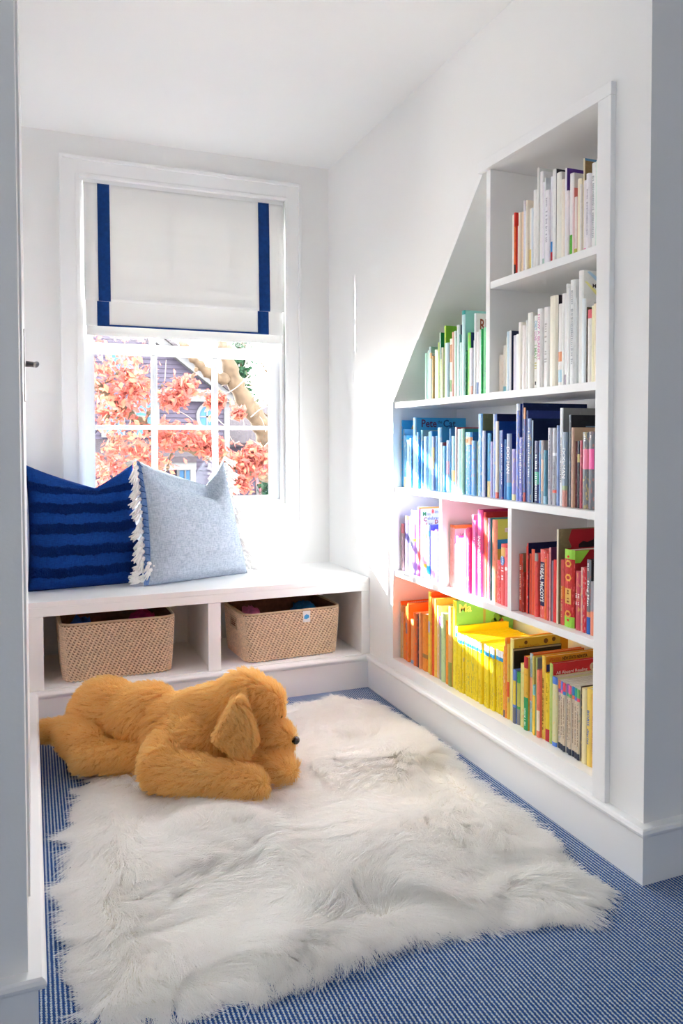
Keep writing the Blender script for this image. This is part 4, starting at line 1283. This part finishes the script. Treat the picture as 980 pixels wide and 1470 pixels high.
# ------------------------------------------------------------------ baskets
M['cane'] = mat('woven_cane', 'f2d8bc', .7, .25, vary=.18, scale=90)
M['cane_dark'] = mat('shaded_cane', '7c5440', .9, .1, vary=.2, scale=60)  # dark brown puts shade into the weave gaps and the inside
M['cane_rim'] = mat('cane_rim', 'c8b090', .7, .2, vary=.1, scale=60)
def rr_path(w, d, r, step):
    """closed rounded rectangle, points with outward normals"""
    out = []
    cs = [(w/2-r, d/2-r, 0), (-w/2+r, d/2-r, math.pi/2), (-w/2+r, -d/2+r, math.pi), (w/2-r, -d/2+r, 1.5*math.pi)]
    for i, (cx, cy, a0) in enumerate(cs):
        k = max(3, int(r*math.pi/2/step))
        for j in range(k+1):
            a = a0+math.pi/2*j/k; out.append((cx+r*math.cos(a), cy+r*math.sin(a), math.cos(a), math.sin(a)))
        nx_, ny_, a1 = cs[(i+1) % 4]; a = a0+math.pi/2
        p0 = (cx+r*math.cos(a), cy+r*math.sin(a)); p1_ = (nx_+r*math.cos(a), ny_+r*math.sin(a))
        k = max(2, int(math.hypot(p1_[0]-p0[0], p1_[1]-p0[1])/step))
        for j in range(1, k): out.append((p0[0]+(p1_[0]-p0[0])*j/k, p0[1]+(p1_[1]-p0[1])*j/k, math.cos(a), math.sin(a)))
    return out
def make_basket(loc, w, d, h, rz, label, tagged):
    bk = tag(empty('storage_basket', loc, rz), label, 'basket', 'woven baskets in the bench cubbies')
    mb = MB(); rows = int(h/.0092); step = .0021; path = rr_path(w, d, .045, step); n = len(path)
    waves = round(n*step/.0165)
    for r in range(rows):
        z = .006+r*(h-.012)/rows; f = .93+.07*(z/h)**.7
        seg = 4; vs = []
        for i, (x, y, nx_, ny_) in enumerate(path):
            ph = 2*math.pi*(waves*i/n-r*.27); a = .0036*math.sin(ph)
            cx, cy = x*f+nx_*a, y*f+ny_*a
            for k in range(seg):
                th = 2*math.pi*k/seg
                vs.append((cx+nx_*.0034*math.cos(th), cy+ny_*.0034*math.cos(th), z+.0042*math.sin(th)+.0022*math.cos(ph)))
        fs = [(i*seg+k, i*seg+(k+1) % seg, ((i+1) % n)*seg+(k+1) % seg, ((i+1) % n)*seg+k) for i in range(n) for k in range(seg)]
        mb.add(vs, fs)
    o = mb.build('weave', M['cane'], bk, smooth=True); o['kind'] = 'stuff'
    # inner wall and bottom, coloured dark for the shade inside
    mb = MB(); p = rr_path(w-.008, d-.008, .042, .012); m_ = len(p); vs = []
    for z in (.003, h-.004):
        f = .93+.07*(z/h)**.7; vs += [(x*f, y*f, z) for x, y, _, _ in p]
    for z in (h-.004, .009):
        f = .93+.07*(z/h)**.7; vs += [(x*f-nx_*.004, y*f-ny_*.004, z) for x, y, nx_, ny_ in p]
    fs = [(r*m_+i, r*m_+(i+1) % m_, (r+1)*m_+(i+1) % m_, (r+1)*m_+i) for r in range(3) for i in range(m_)]
    fs += [tuple(range(m_-1, -1, -1)), tuple(range(3*m_, 4*m_))]
    mb.add(vs, fs); mb.build('dark_inner_wall', M['cane_dark'], bk, smooth=False, recalc=True)
    rim = rr_path(w-.002, d-.002, .044, .008)
    MB().tube([(x, y, h-.004) for x, y, _, _ in rim], .0055, 8, closed=True).build('rim', M['cane_rim'], bk, smooth=True)
    for s in (-1, 1):
        fx = s*(w/2*.985)
        g = MB()
        for (y0, y1, z0, z1) in ((-.045, .045, h-.045, h-.035), (-.045, .045, h-.085, h-.075), (-.045, -.033, h-.085, h-.035), (.033, .045, h-.085, h-.035)):
            g.box((fx-.006, y0, z0), (fx+.006, y1, z1))
        hf = g.build('handle_frame', M['cane_rim'], bk)
        MB().box((fx-.005, -.033, h-.075), (fx+.005, .033, h-.045)).build('dark_handle_panel', M['cane_dark'], hf)  # dark panel in place of a hole, its shade put into the colour
    if tagged:
        lb = MB().box((.035, -d/2-.006, h-.055), (.068, -d/2-.0045, h-.008)).build('paper_tag', M['white_print'], bk)
        MB().prism([(.040, h-.04), (.050, h-.043), (.063, h-.036), (.061, h-.026), (.050, h-.022), (.041, h-.028)], 1, -d/2-.0066, -d/2-.0055).build('tag_print', ink('4aa0d8'), lb, recalc=True)
    return bk
Z0 = ZS+.0045
make_basket((.305, 3.19, Z0), .425, .315, .224, .02, 'woven cane basket in the cubby behind the plush dog', False)
make_basket((1.003, 3.185, Z0), .43, .315, .204, .06, 'woven cane basket with a paper tag in the right cubby', True)
def bundle(name, loc, r, colour, label, cat, seed, sub='cloth_fold'):
    mb = MB(); nu, nv = 26, 16; vs = []
    for j in range(nv+1):
        th = math.pi*j/nv
        for i in range(nu):
            ph = 2*math.pi*i/nu; k = 1+.13*noise2(ph, th*2, seed)
            sx = math.copysign(abs(math.cos(ph))**.6, math.cos(ph)); sy = math.copysign(abs(math.sin(ph))**.6, math.sin(ph))
            vs.append((r[0]*math.sin(th)**.7*sx*k, r[1]*math.sin(th)**.7*sy*k, max(0, r[2]*(1+math.cos(th)*(1+.15*noise2(ph*2, th, seed))))))
    mb.add(vs, [(j*nu+i, (j+1)*nu+i, (j+1)*nu+(i+1) % nu, j*nu+(i+1) % nu) for j in range(nv) for i in range(nu)])
    o = mb.build(name, mat('cloth_'+colour, colour, .85, .2, vary=.25, scale=40), smooth=True, recalc=True); o.location = loc
    return tag(o, label, cat, 'things kept in the baskets')
bundle('folded_cloth', (.175, 3.16, Z0+.012), (.055, .09, .098), '2a58a8', 'blue folded cloth inside the basket behind the plush dog', 'cloth', 2)
bundle('folded_cloth', (.42, 3.24, Z0+.012), (.065, .075, .095), 'c03070', 'dark pink folded cloth inside the basket behind the plush dog', 'cloth', 5)
bundle('folded_cloth', (.872, 3.20, Z0+.012), (.045, .09, .088), 'd87aa0', 'pink folded cloth at the left end of the tagged basket', 'cloth', 7)
bundle('folded_cloth', (1.12, 3.22, Z0+.012), (.06, .08, .088), '206c9c', 'teal blue folded cloth at the right end of the tagged basket', 'cloth', 9)

# ------------------------------------------------------------------ outside the window
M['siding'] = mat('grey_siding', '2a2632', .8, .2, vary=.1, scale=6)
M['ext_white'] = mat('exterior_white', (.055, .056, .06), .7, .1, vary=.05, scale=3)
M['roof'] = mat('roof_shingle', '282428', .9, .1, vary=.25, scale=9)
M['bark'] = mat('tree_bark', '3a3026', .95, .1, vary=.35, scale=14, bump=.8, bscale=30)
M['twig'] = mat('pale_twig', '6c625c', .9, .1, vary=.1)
M['bounce_ground'] = mat('pale_bounce_ground', '8c847c', .95, .1, vary=.3, scale=1.2)  # ground made pale to bounce sunlight up through the window
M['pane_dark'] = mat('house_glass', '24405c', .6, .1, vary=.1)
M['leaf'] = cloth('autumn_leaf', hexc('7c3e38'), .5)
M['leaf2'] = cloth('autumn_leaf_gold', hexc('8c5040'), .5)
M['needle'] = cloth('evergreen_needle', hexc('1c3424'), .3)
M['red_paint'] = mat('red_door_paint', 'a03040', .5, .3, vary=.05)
struct(MB().box((-60, 4.2, -4.3), (70, 90, -4.0)).build('ground', M['bounce_ground']), 'pale ground beyond the window')

house = tag(empty('house', (3, 28, -4)), 'grey clapboard house with white gable trim and an oval window', 'house')
HO = Vector((-3, -28, 4))
def HP(name, mb, m, bevel=0, parent=None):
    o = mb.build(name, M[m], None, recalc=True)
    if parent: o.parent = parent
    else: o.parent = house; o.matrix_parent_inverse = Matrix.Translation((-3, -28, 4))
    return o
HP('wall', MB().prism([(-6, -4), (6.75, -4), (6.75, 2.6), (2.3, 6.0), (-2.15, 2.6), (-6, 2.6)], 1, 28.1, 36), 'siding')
sd = MB()
for k in range(62):
    z = -4+k*.16; x0, x1 = -5.98, 6.74
    if z > 2.6: x1 = 6.75-(z-2.6)*4.45/3.4; x0 = -2.15+(z-2.6)*4.45/3.4
    if x1-x0 < .3: break
    sd.add([(x0, 28.1, z), (x1, 28.1, z), (x1, 28.06, z), (x0, 28.06, z), (x0, 28.1, z+.16), (x1, 28.1, z+.16)], [(3, 2, 5, 4), (0, 3, 4), (1, 5, 2), (0, 1, 2, 3)])
o = HP('clapboards', sd, 'siding'); o['kind'] = 'stuff'
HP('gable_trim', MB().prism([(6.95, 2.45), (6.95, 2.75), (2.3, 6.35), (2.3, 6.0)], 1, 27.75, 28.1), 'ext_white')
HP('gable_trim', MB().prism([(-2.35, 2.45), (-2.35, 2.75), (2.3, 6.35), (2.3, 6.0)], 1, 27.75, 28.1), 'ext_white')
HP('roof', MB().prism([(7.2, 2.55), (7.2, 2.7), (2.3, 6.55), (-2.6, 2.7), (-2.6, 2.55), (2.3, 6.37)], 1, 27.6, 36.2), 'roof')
HP('cornice', MB().box((4.2, 27.8, 2.5), (7.0, 28.06, 2.86)).box((4.1, 27.7, 2.8), (7.1, 28.06, 2.92)), 'ext_white')
HP('corner_board', MB().box((6.66, 28.0, -4), (6.86, 28.1, 2.5)), 'ext_white')
ow = MB(); nn = 40
def ring(rx, rz, y): return [(6.02+rx*math.cos(2*math.pi*k/nn), y, 1.96+rz*math.sin(2*math.pi*k/nn)) for k in range(nn)]
vs = ring(.40, .50, 27.98)+ring(.28, .38, 27.98)+ring(.40, .50, 28.1)+ring(.28, .38, 28.1)
ow.add(vs, [(k, (k+1) % nn, nn+(k+1) % nn, nn+k) for k in range(nn)]+[(k, 2*nn+k, 2*nn+(k+1) % nn, (k+1) % nn) for k in range(nn)]+[(nn+k, nn+(k+1) % nn, 3*nn+(k+1) % nn, 3*nn+k) for k in range(nn)])
owf = HP('oval_window', ow, 'ext_white')
def sub(name, mb, m, par):
    o = mb.build(name, M[m], None, recalc=True); o.parent = par; return o
pm = MB(); pm.add(ring(.29, .39, 28.03), [tuple(range(nn))]); sub('pane', pm, 'pane_dark', owf)
sub('glazing_bar', MB().box((5.99, 28.0, 1.58), (6.05, 28.03, 2.34)).box((5.74, 28.0, 1.93), (6.3, 28.03, 1.99)), 'ext_white', owf)
def house_window(x0, x1, z0, z1, y):
    f = HP('window', frame(MB(), x0, x1, z0, z1, y-.06, y, .09), 'ext_white')
    sub('pane', MB().box((x0+.09, y-.02, z0+.09), (x1-.09, y, z1-.09)), 'pane_dark', f)
    sub('glazing_bar', MB().box(((x0+x1)/2-.03, y-.05, z0+.09), ((x0+x1)/2+.03, y-.021, z1-.09)).box((x0+.09, y-.05, (z0+z1)/2-.03), (x1-.09, y-.021, (z0+z1)/2+.03)), 'ext_white', f)
house_window(3.4, 4.3, 1.2, 2.7, 28.04)
house_window(2.3, 3.1, 1.2, 2.7, 28.04)
house_window(2.6, 3.6, 3.3, 4.3, 28.04)
house_window(4.9, 5.5, -1.4, .1, 28.04)
# porch roof in front
HP('porch_roof', MB().prism([(28.06, .95), (28.06, 1.15), (25.9, .55), (25.9, .35)], 0, 1.0, 5.2), 'roof')
HP('porch_beam', MB().box((1.0, 25.95, .1), (5.2, 26.1, .42)), 'ext_white')
for x in (1.1, 2.5, 3.8, 5.0): HP('porch_post', MB().box((x, 25.95, -4), (x+.18, 26.1, .1)), 'ext_white')
wing = tag(empty('side_wing', (9, 30, -4)), 'low grey side building with a red door right of the house', 'house')
for nm, mb, m in (('wall', MB().box((7.3, 30, -4), (13, 36, .9)), 'siding'), ('roof', MB().prism([(29.6, .85), (29.6, 1.0), (33, 2.6), (36.4, 1.0), (36.4, .85)], 0, 7.25, 13.3), 'roof'),
                  ('door', MB().box((8.55, 29.93, -2.6), (9.05, 30, -.1)), 'red_paint'), ('door_frame', frame(MB(), 8.4, 9.2, -2.7, .05, 29.95, 30.01, .14), 'ext_white')):
    o = mb.build(nm, M[m], None, recalc=True); o.parent = wing; o.matrix_parent_inverse = Matrix.Translation((-9, -30, 4))

def leaf_cloud(name, centres, n, size, mats, parent, seed, off=Vector((0, 0, 0)), spread=1.0):
    r = np.random.default_rng(seed); mb = MB(); C_ = np.array(centres)
    vs = np.zeros((n, 4, 3)); k = r.integers(0, len(C_), n)
    P = C_[k, :3]+r.normal(size=(n, 3))*C_[k, 3:4]*spread*[1, 1, .75]
    a = r.normal(size=(n, 3)); a /= np.linalg.norm(a, axis=1)[:, None]
    b = np.cross(a, r.normal(size=(n, 3))); b /= np.linalg.norm(b, axis=1)[:, None]
    s = size*r.uniform(.6, 1.3, n)[:, None]
    nrm = np.cross(a, b)*s*.18
    vs[:, 0] = P-a*s; vs[:, 1] = P+b*s*.55+nrm; vs[:, 2] = P+a*s; vs[:, 3] = P-b*s*.55+nrm
    vs -= np.array(off)
    me = bpy.data.meshes.new(name); idx = np.arange(n*4).reshape(-1, 4)
    me.from_pydata(vs.reshape(-1, 3).tolist(), [], idx.tolist())
    for m in mats: me.materials.append(m)
    me.polygons.foreach_set('material_index', r.integers(0, len(mats), n).tolist())
    o = obj(name, me, parent); o['kind'] = 'stuff'; return o
def curve_pts(pts, n=8):
    pts = [Vector(p) for p in pts]; out = []
    for i in range(len(pts)-1):
        p0, p1_, p2_, p3 = pts[max(i-1, 0)], pts[i], pts[i+1], pts[min(i+2, len(pts)-1)]
        for k in range(n):
            t = k/n; out.append(.5*((2*p1_)+(p2_-p0)*t+(2*p0-5*p1_+4*p2_-p3)*t*t+(3*p1_-p0-3*p2_+p3)*t**3))
    return out+[pts[-1]]
tree = tag(empty('autumn_tree', (2.75, 8, -4)), 'tree with salmon pink autumn leaves close outside the window', 'tree')
TO = Vector((2.75, 8, -4))
def limb(name, pts, r0, r1):
    c = [p-TO for p in curve_pts(pts)]; n = len(c)
    return MB().tube(c, [r0+(r1-r0)*i/(n-1)+.012*math.sin(i*1.7) for i in range(n)], 10).build(name, M['bark'], tree, smooth=True)
limb('trunk', [(2.75, 8.2, -4), (2.72, 8.1, -1.5), (2.55, 8, .3), (2.40, 8, .95), (2.27, 8, 1.28), (2.06, 8, 1.6), (1.93, 8, 1.95), (1.85, 8.1, 2.6), (1.7, 8.3, 4.0), (1.4, 8.4, 5.5)], .135, .05)
limb('branch', [(2.0, 8.0, 1.72), (1.80, 7.95, 1.72), (1.62, 7.9, 1.84), (1.45, 7.9, 2.05), (1.1, 7.8, 2.6)], .065, .03)
limb('branch', [(2.48, 8.0, .62), (2.2, 7.9, .74), (1.95, 7.85, .82), (1.67, 7.8, .93), (1.37, 7.8, 1.03), (1.05, 7.8, 1.21), (.84, 7.8, 1.38), (.63, 7.8, 1.57), (.3, 7.7, 1.9)], .07, .035)
for i, (a, b) in enumerate([((1.37, 7.8, 1.03), (1.2, 7.5, .7)), ((1.05, 7.8, 1.21), (1.2, 7.6, 1.6)), ((.84, 7.8, 1.38), (.7, 7.6, .9)), ((1.67, 7.8, .93), (1.75, 7.5, 1.2)), ((2.2, 7.9, .74), (2.15, 7.5, .98)),
              ((1.62, 7.9, 1.84), (1.45, 7.7, 1.5)), ((.63, 7.8, 1.57), (.95, 7.6, 1.75)), ((.84, 7.8, 1.38), (.55, 7.6, 1.1)), ((1.95, 7.85, .82), (1.9, 7.5, .55))]):
    a, b = Vector(a), Vector(b); limb('twig', [a, a.lerp(b, .5)+Vector((0, 0, .05)), b], .018, .005)
rt = random.Random(12)
for k in range(46):
    a = Vector((rt.uniform(.6, 2.4), 7.75+rt.uniform(-.2, .3), rt.uniform(.6, 1.9))); b = a+Vector((rt.uniform(-.35, .35), rt.uniform(-.1, .1), rt.uniform(-.25, .3)))
    c = [p-TO for p in curve_pts([a, a.lerp(b, .5)+Vector((0, 0, rt.uniform(-.05, .05))), b], 4)]
    MB().tube(c, [.006-.004*i/(len(c)-1) for i in range(len(c))], 5).build('twig', M['twig'], tree, smooth=True)
cl = [(.80, 7.7, 1.70, .14), (.72, 7.7, 1.35, .13), (.95, 7.6, 1.55, .10), (1.40, 7.6, 1.58, .07), (1.30, 7.6, 1.44, .05), (.85, 7.6, 1.03, .15), (1.05, 7.6, .86, .12), (.72, 7.6, .78, .12), (1.25, 7.6, 1.10, .10),
      (1.52, 7.6, 1.08, .09), (1.68, 7.6, .98, .07), (2.0, 7.6, .84, .07), (2.2, 7.6, .80, .08), (2.1, 7.6, .95, .05), (1.95, 7.6, .62, .07), (1.72, 7.6, 1.46, .05), (1.95, 7.6, 1.33, .03), (.35, 7.7, 1.5, .25), (.4, 7.7, 2.1, .3), (1.0, 7.8, 2.4, .3), (1.6, 8, 3.4, .6)]
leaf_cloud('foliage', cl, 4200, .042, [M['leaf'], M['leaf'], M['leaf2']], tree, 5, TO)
for (x, y, h_, w_, lab) in ((8.2, 27.0, 5.6, .7, 'dark evergreen beside the corner of the grey house'), (10.4, 40, 12, 1.5, 'tall dark evergreen rising behind the low side building')):
    t = tag(empty('evergreen_tree', (x, y, -4)), lab, 'tree', 'evergreens by the houses')
    MB().tube([(0, 0, 0), (0, 0, h_*.5), (0, 0, h_)], [.14, .1, .03], 8).build('trunk', M['bark'], t, smooth=True)
    cc = [(w_*.55*(1-k/14)*math.cos(k*2.4+j*2.1), w_*.55*(1-k/14)*math.sin(k*2.4+j*2.1), .6+k*(h_-.7)/14, .12+.3*w_*(1-k/14)) for k in range(14) for j in range(3)]
    leaf_cloud('foliage', cc, 3000, .16, [M['needle']], t, int(h_*7))
bare = tag(empty('bare_tree', (8.6, 20, -4)), 'leafless grey tree with fine twigs right of the house', 'tree')
def twigs(mb, p, d, L, r, lev, rr):
    q = p+d*L; mb.tube([p, p.lerp(q, .5)+Vector((rr.uniform(-.04, .04), 0, rr.uniform(-.04, .04)))*L, q], [r, r*.8, r*.6], 5, cap=False)
    if lev == 0: return
    for k in range(3):
        dd = (d+Vector((rr.uniform(-.7, .7), rr.uniform(-.5, .5), rr.uniform(-.2, .6)))).normalized(); twigs(mb, q if k else p.lerp(q, .7), dd, L*.68, r*.6, lev-1, rr)
tb = MB(); twigs(tb, Vector((0, 0, 0)), Vector((-.06, 0, 1)).normalized(), 3.2, .13, 5, random.Random(3)); tb.build('trunk', M['bark'], bare, smooth=True)
